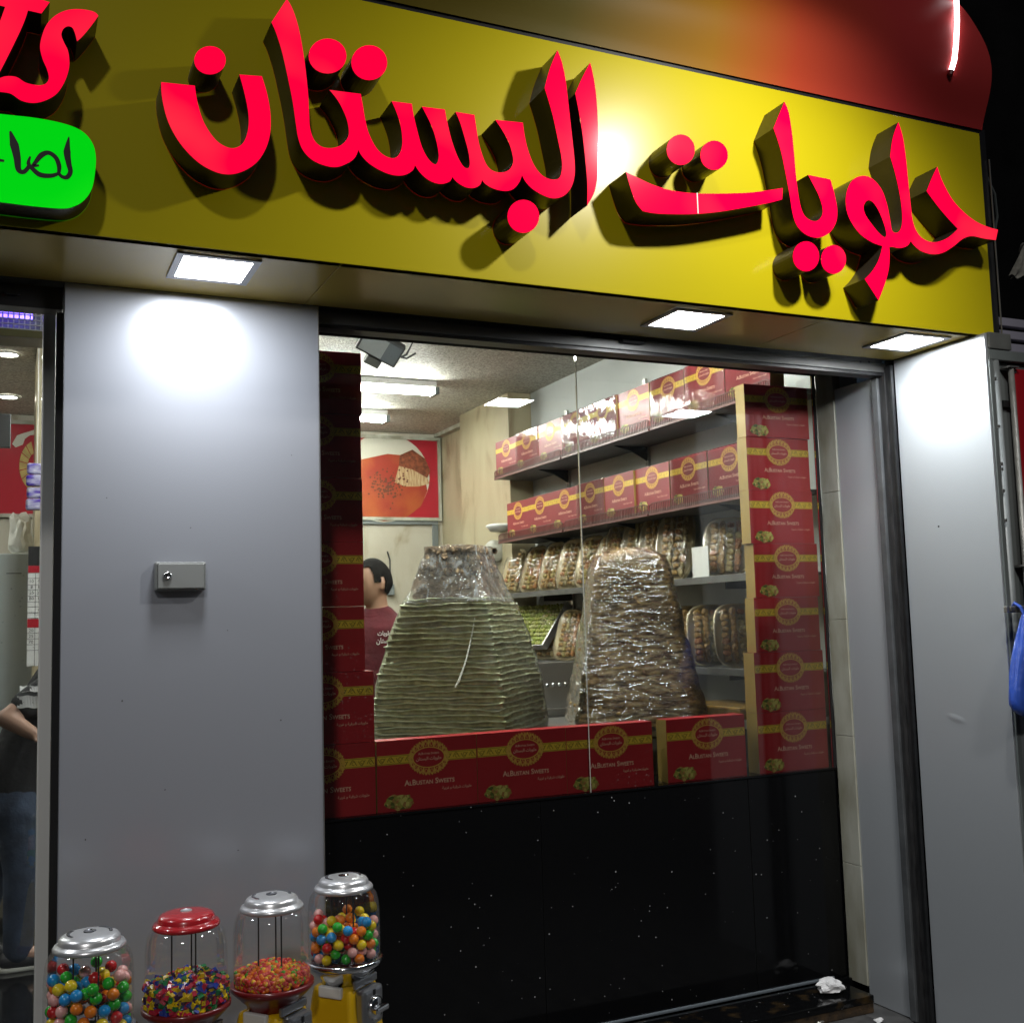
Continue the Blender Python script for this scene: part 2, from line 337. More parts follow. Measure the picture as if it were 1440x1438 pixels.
# the joined middle group, alif lam and dots
letter([spline(R2([(70, -4, 1), (95, 40), (118, 110), (136, 200), (150, 300), (160, 400), (164, 480), (168, 540), (185, 590), (215, 618), (255, 625), (295, 615), (322, 590), (332, 560), (325, 510), (305, 460), (282, 420), (250, 380, 1), (382, 397, 1), (392, 450), (400, 500), (415, 560), (445, 620), (480, 655), (520, 668), (545, 650), (557, 610), (555, 560), (545, 510), (528, 462), (512, 427, 1), (598, 438, 1), (606, 490), (620, 550), (640, 620), (668, 672), (698, 694), (711, 662), (702, 600), (680, 530), (640, 450, 1), (737, 462, 1), (748, 520), (765, 590), (790, 660), (815, 702), (835, 710), (842, 690), (836, 640), (820, 580), (802, 520), (782, 472, 1), (862, 485, 1), (870, 540), (882, 610), (905, 680), (930, 715), (965, 728), (1000, 722), (1020, 700), (1025, 670), (1010, 610), (985, 560), (950, 506, 1), (1066, 518, 1), (1075, 580), (1090, 640), (1115, 700), (1150, 742), (1190, 758), (1220, 750), (1231, 710), (1228, 660), (1214, 590), (1190, 480), (1158, 372, 1), (1180, 290), (1212, 213, 1), (1230, 260), (1245, 330), (1256, 420), (1266, 510), (1276, 600), (1284, 680), (1284, 740), (1270, 790), (1240, 825), (1200, 837), (1160, 828), (1110, 800), (1080, 770), (1062, 738, 1), (1050, 770), (1025, 798), (990, 806), (945, 797), (910, 778), (893, 758, 1), (885, 780), (860, 793), (825, 790), (790, 770), (768, 746, 1), (755, 767), (720, 776), (680, 766), (640, 737), (610, 696, 1), (600, 720), (565, 739), (520, 739), (470, 722), (420, 692), (388, 660), (372, 632, 1), (355, 668), (320, 692), (280, 705), (235, 700), (180, 677), (140, 637), (119, 585), (108, 520), (95, 430), (75, 330), (50, 220), (25, 140), (5, 95, 1)]))])
letter([spline(R2([(1350, 265, 1), (1365, 330), (1377, 420), (1383, 540), (1384, 640), (1380, 745), (1368, 810), (1337, 868, 1), (1338, 780), (1330, 680), (1318, 570), (1304, 480), (1287, 395, 1), (1318, 325)]))])
letter([R2(ell(242, 237, 80, 74))]); letter([R2(ell(418, 265, 76, 74))]); letter([R2(ell(1068, 913, 67, 70))])
# the right hand word
boat = letter([spline(R3([(140, 422, 1), (180, 442), (230, 465), (290, 483), (360, 492), (450, 493), (540, 490), (600, 483), (652, 475, 1), (650, 512, 1), (600, 525), (520, 540), (440, 553), (360, 560), (280, 560), (230, 557), (195, 550, 1), (172, 520), (155, 475)]))])
sa, sb = px_loop(R3([(372, 491), (372, 558)]), SY-LT-.002)
MB().box(sa[0]-.002, sa[0]+.002, SY-LT-.003, SY-LT-.001, sb[1], sa[1]).obj('joint_strip', M_white, boat)
letter([R3(ell(319, 350, 46, 50))]); letter([R3(ell(428, 368, 45, 48))])
letter([spline(R3([(658, 193, 1), (672, 230), (682, 290), (690, 370), (697, 450), (707, 520), (720, 560), (742, 580), (765, 582), (780, 565), (782, 540), (770, 500), (752, 464), (735, 432, 1), (808, 447, 1), (820, 490), (830, 545), (825, 590), (800, 625), (765, 637), (730, 628), (700, 600), (685, 560), (675, 500), (662, 430), (645, 350), (622, 280, 1), (638, 240)]))])
letter([R3(ell(728, 698, 43, 49))]); letter([R3(ell(818, 708, 41, 47))])
letter([spline(R3([(1030, 260, 1), (1045, 310), (1055, 380), (1062, 450), (1070, 530), (1078, 585), (1092, 620), (1115, 643), (1150, 652), (1190, 638), (1224, 608, 1), (1190, 572), (1155, 530), (1122, 485, 1), (1140, 440), (1157, 405, 1), (1175, 455), (1205, 510), (1240, 550), (1280, 582), (1320, 601), (1355, 611, 1), (1348, 645, 1), (1310, 640), (1270, 632), (1240, 641), (1210, 665), (1175, 686), (1140, 691), (1105, 681), (1083, 664), (1070, 648, 1), (1058, 664), (1035, 671), (1010, 667), (1000, 668, 1), (1001, 700), (998, 740), (985, 790), (965, 842, 1), (920, 772, 1), (945, 745), (965, 710), (978, 664, 1), (940, 650), (900, 620), (868, 570), (858, 520), (865, 475), (885, 445), (915, 435), (945, 445), (975, 480), (993, 530), (1003, 580), (1010, 615), (1028, 620), (1040, 600), (1042, 560), (1035, 500), (1020, 430), (1003, 372, 1), (1012, 310)])),
        spline(R3([(916, 535), (928, 516), (945, 520), (965, 548), (982, 590), (990, 622), (985, 636), (965, 620), (942, 592), (922, 562)]))])
# Latin T and S at the left end
letter([spline(R1([(210, 10, 1), (175, 58, 1), (118, 45, 1), (95, 110), (45, 215), (-10, 320), (-60, 390, 1), (-130, 375, 1), (-80, 290), (-15, 130), (22, 30, 1), (-60, 8, 1), (-40, -45, 1), (48, -30, 1), (70, -90, 1), (150, -90, 1), (130, -15, 1)]))])
letter([spline(R1([(415, 68, 1), (395, 50), (345, 40), (290, 42), (240, 62), (200, 100), (178, 150), (169, 200), (180, 250), (198, 292), (206, 330), (192, 354), (160, 360), (110, 350), (70, 326), (30, 322), (0, 330), (-40, 350, 1), (-30, 380), (0, 388), (45, 396), (90, 425), (140, 435), (190, 425), (240, 395), (275, 340), (292, 280), (288, 220), (270, 180), (259, 150), (266, 125), (285, 112), (305, 118), (316, 140), (325, 175, 1), (350, 152), (385, 110)]))])
# green badge with black script
badge = prism([px_loop(spline(R1([(-600, 409), (-300, 445), (0, 481), (150, 498), (270, 522), (345, 553), (388, 600), (404, 655), (402, 720), (388, 795), (355, 845), (310, 872), (255, 880), (120, 868), (0, 853), (-300, 822), (-600, 791), (-700, 760), (-740, 600), (-700, 440)])), SY-.09)], SY-.09, SY-.001, M_greenlit, M_letter_side, 'badge', sign)
def stroke(mb, pts, ws, Y):
    P_ = [np.array(p) for p in px_loop(pts, Y)]; fine = []; wf = []
    for i in range(len(P_)-1):
        a, b = P_[i], P_[i+1]; ta = (b-P_[max(i-1, 0)])/2; tb = (P_[min(i+2, len(P_)-1)]-a)/2
        for t in np.arange(6)/6: fine.append((2*t**3-3*t**2+1)*a+(t**3-2*t**2+t)*ta+(-2*t**3+3*t**2)*b+(t**3-t**2)*tb); wf.append(ws[i]*(1-t)+ws[i+1]*t)
    fine.append(P_[-1]); wf.append(ws[-1]); ws = wf; pts = [Vector((float(p[0]), float(p[1]), 0)) for p in fine]; vs = []
    for i, p in enumerate(pts):
        t = (pts[min(i+1, len(pts)-1)]-pts[max(0, i-1)]).normalized(); n = Vector((-t.y, t.x, 0))*ws[i]*.00095
        vs += [(p.x+n.x, Y, p.y+n.y), (p.x-n.x, Y, p.y-n.y)]
    mb.add(vs, [(2*i, 2*i+1, 2*i+3, 2*i+2) for i in range(len(pts)-1)])
st = MB(); YB = SY-.0915
stroke(st, R1([(291, 577), (283, 640), (290, 690), (297, 725), (283, 748), (262, 746), (248, 732)]), [1, 9, 7, 6, 6, 5, 4], YB)
stroke(st, R1([(248, 732), (249, 700), (235, 665), (205, 645), (175, 655), (150, 685), (140, 700), (165, 698)]), [4, 6, 6, 6, 7, 5, 4, 3], YB-.0002)
stroke(st, R1([(248, 732), (215, 742), (170, 738), (140, 715), (120, 690), (128, 660)]), [4, 6, 7, 6, 5, 2], YB-.0004)
stroke(st, R1([(43, 553), (60, 610), (72, 665), (78, 715), (98, 726), (118, 708), (124, 685)]), [2, 11, 9, 7, 6, 5, 3], YB-.0002)
stroke(st, R1([(-60, 665), (-20, 674), (18, 679)]), [5, 5, 3], YB)
st.obj('badge_lettering', M_black, badge)
# bulged awning board above the sign
aw = thing('bulged_fascia', 'glossy barrel shaped fascia above the yellow sign, red glow and dim left end painted in its colour', 'fascia', (1.4, -.4, 3.4))
prof = [(-.432, 3.398), (-.457, 3.455), (-.488, 3.555), (-.496, 3.638), (-.482, 3.72), (-.449, 3.806), (-.41, 3.886), (-.321, 3.994), (-.21, 4.08), (-.05, 4.13)]
M_fascia = mat('fascia_painted_glow', (.42, .05, .03), .45, spec=.1)
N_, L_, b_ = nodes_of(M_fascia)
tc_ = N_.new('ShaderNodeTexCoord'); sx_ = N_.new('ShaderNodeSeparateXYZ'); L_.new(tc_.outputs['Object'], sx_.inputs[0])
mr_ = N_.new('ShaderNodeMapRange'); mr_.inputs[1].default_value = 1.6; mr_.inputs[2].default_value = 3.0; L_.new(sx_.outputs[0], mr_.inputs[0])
cr_ = N_.new('ShaderNodeValToRGB'); e_ = cr_.color_ramp.elements; e_[0].color = (.11, .085, .008, 1); e_[1].color = (.40, .035, .035, 1); x_ = e_.new(.4); x_.color = (.28, .13, .010, 1); x_ = e_.new(.65); x_.color = (.42, .055, .022, 1)  # red glow at right and dim olive at left painted along the sheet
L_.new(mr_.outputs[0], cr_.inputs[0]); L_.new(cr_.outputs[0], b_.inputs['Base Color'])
fm = MB(); fm.sm = True
pz = np.linspace(prof[0][1], prof[-1][1], 34); pp = []
for z in pz:
    k3 = np.polyfit([q[1] for q in prof], [q[0] for q in prof], 5); pp.append((float(np.polyval(k3, z)), float(z)))
vs = [(x, y, z) for x in np.linspace(-2.5, 3.43, 13) for y, z in pp]; k = len(pp)
fm.add(vs, [(i*k+j, (i+1)*k+j, (i+1)*k+j+1, i*k+j+1) for i in range(12) for j in range(k-1)])
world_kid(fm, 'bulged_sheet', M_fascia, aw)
em = MB(); em.add([(3.43, y, z) for y, z in pp]+[(3.43, .09, 4.13), (3.43, .09, 3.398)], [tuple(range(k+2))])
em.add([(3.425, y, z) for y, z in pp]+[(3.425, .09, 4.13), (3.425, .09, 3.398)], [tuple(range(k+2))])
world_kid(em, 'end_cap', M_dark, aw)
nt_ = thing('neon_tube', 'short white glowing neon tube curving down over the bulged fascia', 'neon tube', onX(1340, 50, 3.2))
def on_fascia(x, y, off=.012):
    best = None
    for X in np.linspace(2.7, 3.42, 145):
        p = onX(x, y, X); d = abs(p.y-(float(np.interp(p.z, [q[1] for q in prof[:8]], [q[0] for q in prof[:8]]))-off))
        if best is None or d < best[0]: best = (d, p)
    return best[1]
npts = [on_fascia(1337.5, 100), on_fascia(1342, 85), on_fascia(1344.5, 62), on_fascia(1346, 30), on_fascia(1345, 0), on_fascia(1343, -30)]
t_ = MB(); t_.sm = True; t_.tube(npts, .0095, 10); world_kid(t_, 'glowing_tube', M_neon, nt_)
t_ = MB(); t_.tube([npts[0]+(npts[0]-npts[1]).normalized()*.018, npts[0]], .011, 10); world_kid(t_, 'end_socket', M_dkred, nt_)
# ------------------------------------------------------------------ soffit with square lamps
sof = thing('soffit', 'olive grey metal soffit under the yellow sign band', 'soffit', (1.4, -.2, ZS))
for a, b in ((-2.5, -.6), (-.597, .86), (.863, 2.62), (2.623, 3.323)):
    world_kid(bx(a, b, SY+.001, .0, ZS+.001, ZS+.04, b=.001), 'soffit_panel', M_soffit, sof)
lamp0 = None
for i, (lx, ly, lab) in enumerate(((.53, -.27, 'square white lamp in the soffit above the wide silver wall panel'), (2.14, -.255, 'square white lamp in the soffit above the window'), (3.14, -.262, 'square white lamp in the soffit at the right end beside the grey side panel'), (-1.05, -.26, 'unseen square white lamp added in the soffit over the shop door'))):  # last lamp lies out of view, added to light the door
    if lamp0 is None:
        lamp0 = thing('soffit_lamp', lab, 'ceiling lamp', (lx, ly, ZS), 0, 'square lamps set into the soffit')
        f = MB(); a, c = .115, .094
        f.box(-a, a, -a, -c, -.006, .0); f.box(-a, a, c, a, -.006, .0); f.box(-a, -c, -c, c, -.006, .0); f.box(c, a, -c, c, -.006, .0)
        f.obj('lamp_frame', mat('lamp_frame_grey', (.3, .3, .3), .35, .5), lamp0)
        d = MB(); d.quad((-c, -c, -.003), (-c, c, -.003), (c, c, -.003), (c, -c, -.003)); d.obj('lamp_diffuser', M_led, lamp0); L0 = lamp0
    else:
        L0 = copy_tree(lamp0); L0.location = (lx, ly, ZS); L0['label'] = lab
# ------------------------------------------------------------------ silver cladding, shutter, jambs
cl = thing('wall_panel', 'wide silver metal wall panel between the shop door and the window', 'wall panel', (.52, 0, 0))
world_kid(bx(.15, .904, 0, .04, -.07, 2.577, b=.0015), 'panel_sheet', M_silver, cl)
world_kid(bx(.9035, .9065, -.0015, .04, -.07, 2.577), 'edge_trim', M_alu, cl)
world_kid(bx(.872, .903, .041, .45, -.07, 2.577), 'return_sheet', M_silver, cl)
world_kid(bx(.156, .2, .041, .43, -.07, 2.5), 'return_sheet', M_black, cl)
world_kid(bx(.13, .155, .05, .1, -.07, 2.5), 'shutter_channel', M_black, cl)
ch = MB(); r = random.Random(8)
for x, y, w in ((172, 985, .003), (320, 886, .002), (395, 1012, .0025), (232, 1110, .0022), (150, 700, .002), (410, 640, .0018), (120, 1180, .003), (335, 1195, .0022), (268, 742, .0018)):
    q = onY(x, y, -.0004); ch.add([(q.x+w*math.cos(a)*r.uniform(.6, 1.2), -.0004, q.z+w*math.sin(a)*r.uniform(.6, 1.2)) for a in np.arange(7)*2*PI/7], [tuple(range(7))[::-1]])
o = world_kid(ch, 'paint_chips', mat('chip_grey', (.10, .10, .11), .6), cl); o['kind'] = 'stuff'
p1 = onY(217, 790, -.02); p2 = onY(289, 830, -.02)
lb = thing('lock_box', 'small silver key switch box on the wide wall panel', 'key box', ((p1.x+p2.x)/2, 0, (p1.z+p2.z)/2))
w2, h2 = (p2.x-p1.x)/2, (p1.z-p2.z)/2
bx(-w2, w2, -.032, .0, -h2, h2, b=.006).obj('box_body', mat('box_grey', (.20, .21, .205), .35, .3), lb)
bx(-w2+.008, w2-.006, -.036, -.0325, -h2+.006, h2-.005, b=.003).obj('box_door', mat('box_door_grey', (.27, .28, .275), .35, .3), lb)
k_ = MB(); k_.sm = True; k_.lathe([(0, .004), (.006, .004), (.0065, .007), (.009, .007), (.0125, .003), (.013, 0)], 20)
ko = k_.obj('key_cylinder', M_chrome, lb); ko.location = (-w2*.52, -.0365, .002); ko.rotation_euler = (PI/2, 0, 0)
bx(-.0006, .0006, -.0045, .0045, .0061, .0066).obj('key_slot', M_black, ko)
# right hand side: reveal panel, shutter rail, inner reveal, trim
rv = thing('side_panel', 'pale grey metal side panel at the right end of the shop front', 'wall panel', (3.33, -.25, 0))
world_kid(bx(3.325, 3.36, -.465, -.0, -.07, 2.5765, b=.0015), 'panel_sheet', M_silver2, rv)
dn = MB(); dn.sm = True
dc = onX(1345, 1010, 3.325)
dent = MB(); dent.sm = True
n = 16; vs = []
for i in range(n+1):
    for j in range(n+1):
        u, v = i/n*2-1, j/n*2-1; r = min(1, math.hypot(u, v)); vs.append((3.3248-.0016*(1-r*r)**2*(1 if r < 1 else 0)-.0001, dc.y+u*.06, dc.z+v*.018+u*.012))
dent.add(vs, [(i*(n+1)+j, i*(n+1)+j+1, (i+1)*(n+1)+j+1, (i+1)*(n+1)+j) for i in range(n) for j in range(n)])
world_kid(dent, 'shallow_dent', M_silver2, rv)
q = onX(1320, 740, 3.325); world_kid(MB().box(3.3235, 3.326, q.y-.003, q.y+.003, q.z-.003, q.z+.003), 'screw_hole', M_black, rv)
iv = thing('inner_reveal', 'grey metal jamb panel between the shutter rail and the window glass', 'jamb panel', (3.33, .24, 0))
world_kid(bx(3.325, 3.36, .121, .365, -.07, 2.53, b=.001), 'panel_sheet', M_silver2, iv)
tr = thing('jamb_trim', 'stained cream stone trim beside the right edge of the window glass', 'jamb trim', (3.33, .42, 0))
zz = [-.01, .48, 1.02, 1.52, 2.08, 2.62]
for a, b in zip(zz, zz[1:]): world_kid(bx(3.318, 3.36, .367, .478, a, b-.0012, b=.002), 'stone_piece', M_cream, tr)
rl = thing('shutter_rail', 'black steel roller shutter rail beside the pale grey side panel', 'shutter rail', (3.31, .06, 0))
world_kid(bx(3.306, 3.324, .085, .119, -.07, 2.53, b=.003), 'inner_flange', mat('rail_grey', (.17, .18, .19), .35, .5, var=.3, vscale=14), rl)
world_kid(bx(3.308, 3.324, .004, .022, -.07, 2.56, b=.002), 'front_flange', mat('rail_black', (.02, .021, .023), .35, .3, var=.5, vscale=25), rl)
world_kid(bx(3.318, 3.324, .023, .084, -.07, 2.56), 'rail_channel', mat('worn_black', (.012, .012, .013), .5, var=.8, vscale=60, col2=(.035, .035, .036), vstretch=(1, 1, .2)), rl)
world_kid(bx(3.312, 3.317, .045, .060, -.07, 2.56), 'brush_strip', MATS['worn_black'], rl)
hb = thing('shutter_box', 'grimy grey roller shutter bottom rail tucked under the soffit over the window', 'roller shutter', (2.1, .06, 2.55))
world_kid(bx(.905, 3.323, .045, .12, 2.536, 2.576, b=.003), 'bottom_rail', M_steel, hb)
world_kid(bx(.905, 3.323,   .052, .115, 2.524, 2.535), 'rubber_seal', M_black, hb)
for z0 in (2.577, 2.64): world_kid(bx(.905, 3.323, .06, .1, z0+.002, z0+.06, b=.004), 'shutter_slat', M_steel, hb)
hp = onY(888, 482, .04)
world_kid(MB().tube([hp+Vector((-.05, 0, .008)), hp+Vector((-.045, -.014, 0)), hp+Vector((.045, -.014, 0)), hp+Vector((.05, 0, .008))], .006, 8), 'pull_handle', M_black, hb)
for px_ in (1210, 1222): 
    q = onY(px_, 509, .045); world_kid(MB().box(q.x-.004, q.x+.004, .0435, .046, q.z-.004, q.z+.004), 'rivet', M_black, hb)
# ------------------------------------------------------------------ window: granite base, sill, panes
GY = .487
gb = thing('granite_base', 'polished black granite wall with pale flakes below the window', 'granite wall', (2.1, GY, 0))
for a, b in ((.905, 1.878), (1.880, 2.846), (2.848, 3.317)): world_kid(bx(a, b, GY, GY+.03, .004, .868, b=.001), 'granite_slab', M_granite, gb)
world_kid(bx(.905, 3.317, GY-.004, .78, .869, .878, b=.002), 'sill_slab', M_granite, gb)
lg = thing('door_step', 'dirty black stone ledge with a rusty edge at the foot of the window wall', 'ledge', (2.1, .35, 0))
world_kid(bx(.905, 3.245, .25, GY-.001, -.03, .0, b=.003), 'ledge_slab', M_granite_d, lg)
world_kid(bx(.905, 3.25, .26, GY-.001, -.072, -.031, b=.002), 'rusty_edge', mat('rust_edge', (.10, .06, .028), .7, var=.7, vscale=25, col2=(.025, .018, .012), bump=.5, bscale=60), lg)
world_kid(bx(.905, 3.24, GY-.012, GY-.001, .001, .014, b=.004), 'silicone_bead', mat('grey_silicone', (.12, .14, .16), .3), lg)
def crumple(name, c, sx, sy, sz, seed, mats, label, cat):
    bm = bmesh.new(); bmesh.ops.create_icosphere(bm, subdivisions=3, radius=1); r = random.Random(seed)
    ks = [(Vector((r.gauss(0, 1), r.gauss(0, 1), r.gauss(0, 1))).normalized(), r.uniform(.4, .9), r.uniform(6, 16)) for _ in range(14)]
    for v in bm.verts:
        d = 1+sum(.13*a*math.sin(k*v.co.dot(n)*.6+k) for n, a, k in ks)*.8
        v.co = Vector((v.co.x*sx*d, v.co.y*sy*d, max(v.co.z*sz*d, -sz*.6)))
    me = bpy.data.meshes.new(name); bm.to_mesh(me); bm.free(); me.materials.append(mats)
    return link(name, me, None, c, None, label, cat)
q = onZ(1167, 1392, .012)
crumple('crumpled_tissue', (q.x, q.y, .03), .055, .04, .03, 3, mat('tissue', (.75, .75, .76), .9), 'crumpled white tissue lying on the black ledge', 'tissue')
q = onZ(1236, 1433, -.06)
crumple('paper_scrap', (q.x, q.y, -.062), .02, .014, .008, 5, mat('tissue', (.6, .6, .6)), 'small white paper scrap on the pavement below the ledge', 'paper scrap')
q = onZ(1170, 1434, -.06)
crumple('foil_scrap', (q.x-.05, q.y+.02, -.064), .022, .012, .006, 8, mat('foil', (.5, .5, .45), .3, .6), 'shiny crushed foil scrap on the pavement under the rusty edge', 'litter')
wd = thing('shop_window', 'tall two pane shop window with a sealed joint between the panes', 'window', (2.1, GY, .88))
XJ = onY(832, 1100, GY).x; XJ2 = onY(808, 500, GY).x; XJ = (XJ+XJ2)/2
world_kid(bx(.905, XJ-.002, GY, GY+.006, .878, 2.66), 'window_pane', M_glass, wd)
world_kid(bx(XJ+.002, 3.305, GY, GY+.006, .878, 2.66), 'window_pane', M_glass, wd)
world_kid(bx(XJ-.0016, XJ+.0016, GY+.0005, GY+.0055, .879, 2.6), 'joint_seal', mat('clear_seal', (.30, .30, .27), .6, spec=.2), wd)
world_kid(bx(3.306, 3.317, GY-.006, GY+.01, .878, 2.66), 'edge_seal', M_black, wd)
# ------------------------------------------------------------------ lettering helpers
FORMS = {'ا': 'FE8D FE8E', 'ل': 'FEDD FEDE FEDF FEE0', 'ب': 'FE8F FE90 FE91 FE92', 'س': 'FEB1 FEB2 FEB3 FEB4', 'ت': 'FE95 FE96 FE97 FE98', 'ن': 'FEE5 FEE6 FEE7 FEE8', 'ح': 'FEA1 FEA2 FEA3 FEA4', 'و': 'FEED FEEE', 'ي': 'FEF1 FEF2 FEF3 FEF4', 'ش': 'FEB5 FEB6 FEB7 FEB8', 'ر': 'FEAD FEAE', 'ق': 'FED5 FED6 FED7 FED8', 'ة': 'FE93 FE94', 'غ': 'FECD FECE FECF FED0'}
def arabic(s):
    out = []
    for i, ch in enumerate(s):
        if ch not in FORMS: out.append(ch); continue
        F = FORMS[ch].split(); pr = i > 0 and s[i-1] in FORMS and len(FORMS[s[i-1]].split()) == 4; nx = i+1 < len(s) and s[i+1] in FORMS and len(F) == 4
        out.append(chr(int(F[(3 if nx else 1) if pr else (2 if nx else 0)], 16)))
    return ''.join(out[::-1])
def text_mesh(body, width=None, height=None, caps=False, center=True, bold=0.0, res=3):
    """flat lettering in the local XZ plane, facing -Y; islands staggered so that no two lie in one plane"""
    c = bpy.data.curves.new('lettering', 'FONT'); c.body = body; c.size = 1; c.resolution_u = res; c.offset = bold
    if caps:
        c.small_caps_scale = .74
        for i in range(len(body)): c.body_format[i].use_small_caps = True
    o = bpy.data.objects.new('lettering', c); COL.objects.link(o); dg = bpy.context.evaluated_depsgraph_get()
    me = bpy.data.meshes.new_from_object(o.evaluated_get(dg)); bpy.data.objects.remove(o); bpy.data.curves.remove(c)
    bm = bmesh.new(); bm.from_mesh(me); bpy.data.meshes.remove(me)
    xs = [v.co.x for v in bm.verts]; ys = [v.co.y for v in bm.verts]; x0, x1, y0, y1 = min(xs), max(xs), min(ys), max(ys)
    s = width/(x1-x0) if width else height/(y1-y0); cx = (x0+x1)/2; cz = (y0+y1)/2
    seen = set(); idx = 0; off = {}
    for v in bm.verts:
        if v in seen: continue
        stack = [v]; seen.add(v)
        while stack:
            a = stack.pop(); off[a.index] = idx % 4
            for e in a.link_edges:
                b = e.other_vert(a)
                if b not in seen: seen.add(b); stack.append(b)
        idx += 1
    mb = MB(); mb.add([((v.co.x-cx)*s, -.00012*off[v.index], (v.co.y-cz)*s) for v in bm.verts], [[v.index for v in f.verts] for f in bm.faces]); bm.free(); return mb
# ------------------------------------------------------------------ sweets cartons
M_carton_dim = mat('dimmed_carton', (.24, .017, .025), .40, coat=.08, coat_rough=.15, spec=.4, var=.12, vscale=5)  # same carton red, darkened so the shelf boxes look dimmer lit
M_carton = mat('wine_carton', (.46, .024, .032), .38, coat=.08, coat_rough=.15, spec=.4, var=.12, vscale=5, bump=.05, bscale=20)
M_cartside = mat('gold_carton', (.40, .27, .075), .4, .1, var=.2, vscale=8)
M_gold = mat('gold_print', (.85, .56, .06), .35, .1)
M_goldd = mat('olive_print', (.20, .13, .012), .5)
M_goldline = mat('orange_gold_print', (.80, .46, .09), .4, .1)
M_text = mat('peach_print', (.90, .52, .38), .5)
M_pastry_pic = mat('pastry_photo', (.30, .32, .05), .5); N_, L_, b_ = nodes_of(M_pastry_pic)
tc_ = N_.new('ShaderNodeTexCoord'); v_ = N_.new('ShaderNodeTexVoronoi'); v_.inputs['Scale'].default_value = 75; L_.new(tc_.outputs['Object'], v_.inputs['Vector'])
n_ = N_.new('ShaderNodeTexNoise'); n_.inputs['Scale'].default_value = 40; L_.new(tc_.outputs['Object'], n_.inputs[0])
c_ = N_.new('ShaderNodeValToRGB'); e = c_.color_ramp.elements
e[0].position = .0; e[0].color = (.02, .03, .005, 1); e[1].position = 1; e[1].color = (.55, .45, .16, 1)
for p, cc in ((.3, (.10, .12, .02, 1)), (.45, (.36, .36, .06, 1)), (.58, (.38, .15, .05, 1)), (.72, (.62, .54, .14, 1))): x = e.new(p); x.color = cc
s_ = N_.new('ShaderNodeSeparateColor'); L_.new(v_.outputs['Color'], s_.inputs[0]); a_ = N_.new('ShaderNodeMath'); a_.operation = 'MULTIPLY_ADD'; a_.inputs[1].default_value = .6
L_.new(s_.outputs[0], a_.inputs[0]); mm_ = N_.new('ShaderNodeMath'); mm_.operation = 'MULTIPLY'; mm_.inputs[1].default_value = .5; L_.new(n_.outputs[0], mm_.inputs[0]); L_.new(mm_.outputs[0], a_.inputs[2])
L_.new(a_.outputs[0], c_.inputs[0]); L_.new(c_.outputs[0], b_.inputs['Base Color'])
def strip(mb, pts, w, y=0):
    vs = []
    for i, p in enumerate(pts):
        a, b = pts[max(i-1, 0)], pts[min(i+1, len(pts)-1)]; t = Vector((b[0]-a[0], b[1]-a[1])); t = t.normalized() if t.length else Vector((1, 0))
        vs += [(p[0]-t.y*w, y, p[1]+t.x*w), (p[0]+t.y*w, y, p[1]-t.x*w)]
    mb.add(vs, [(2*i, 2*i+1, 2*i+3, 2*i+2) for i in range(len(pts)-1)])
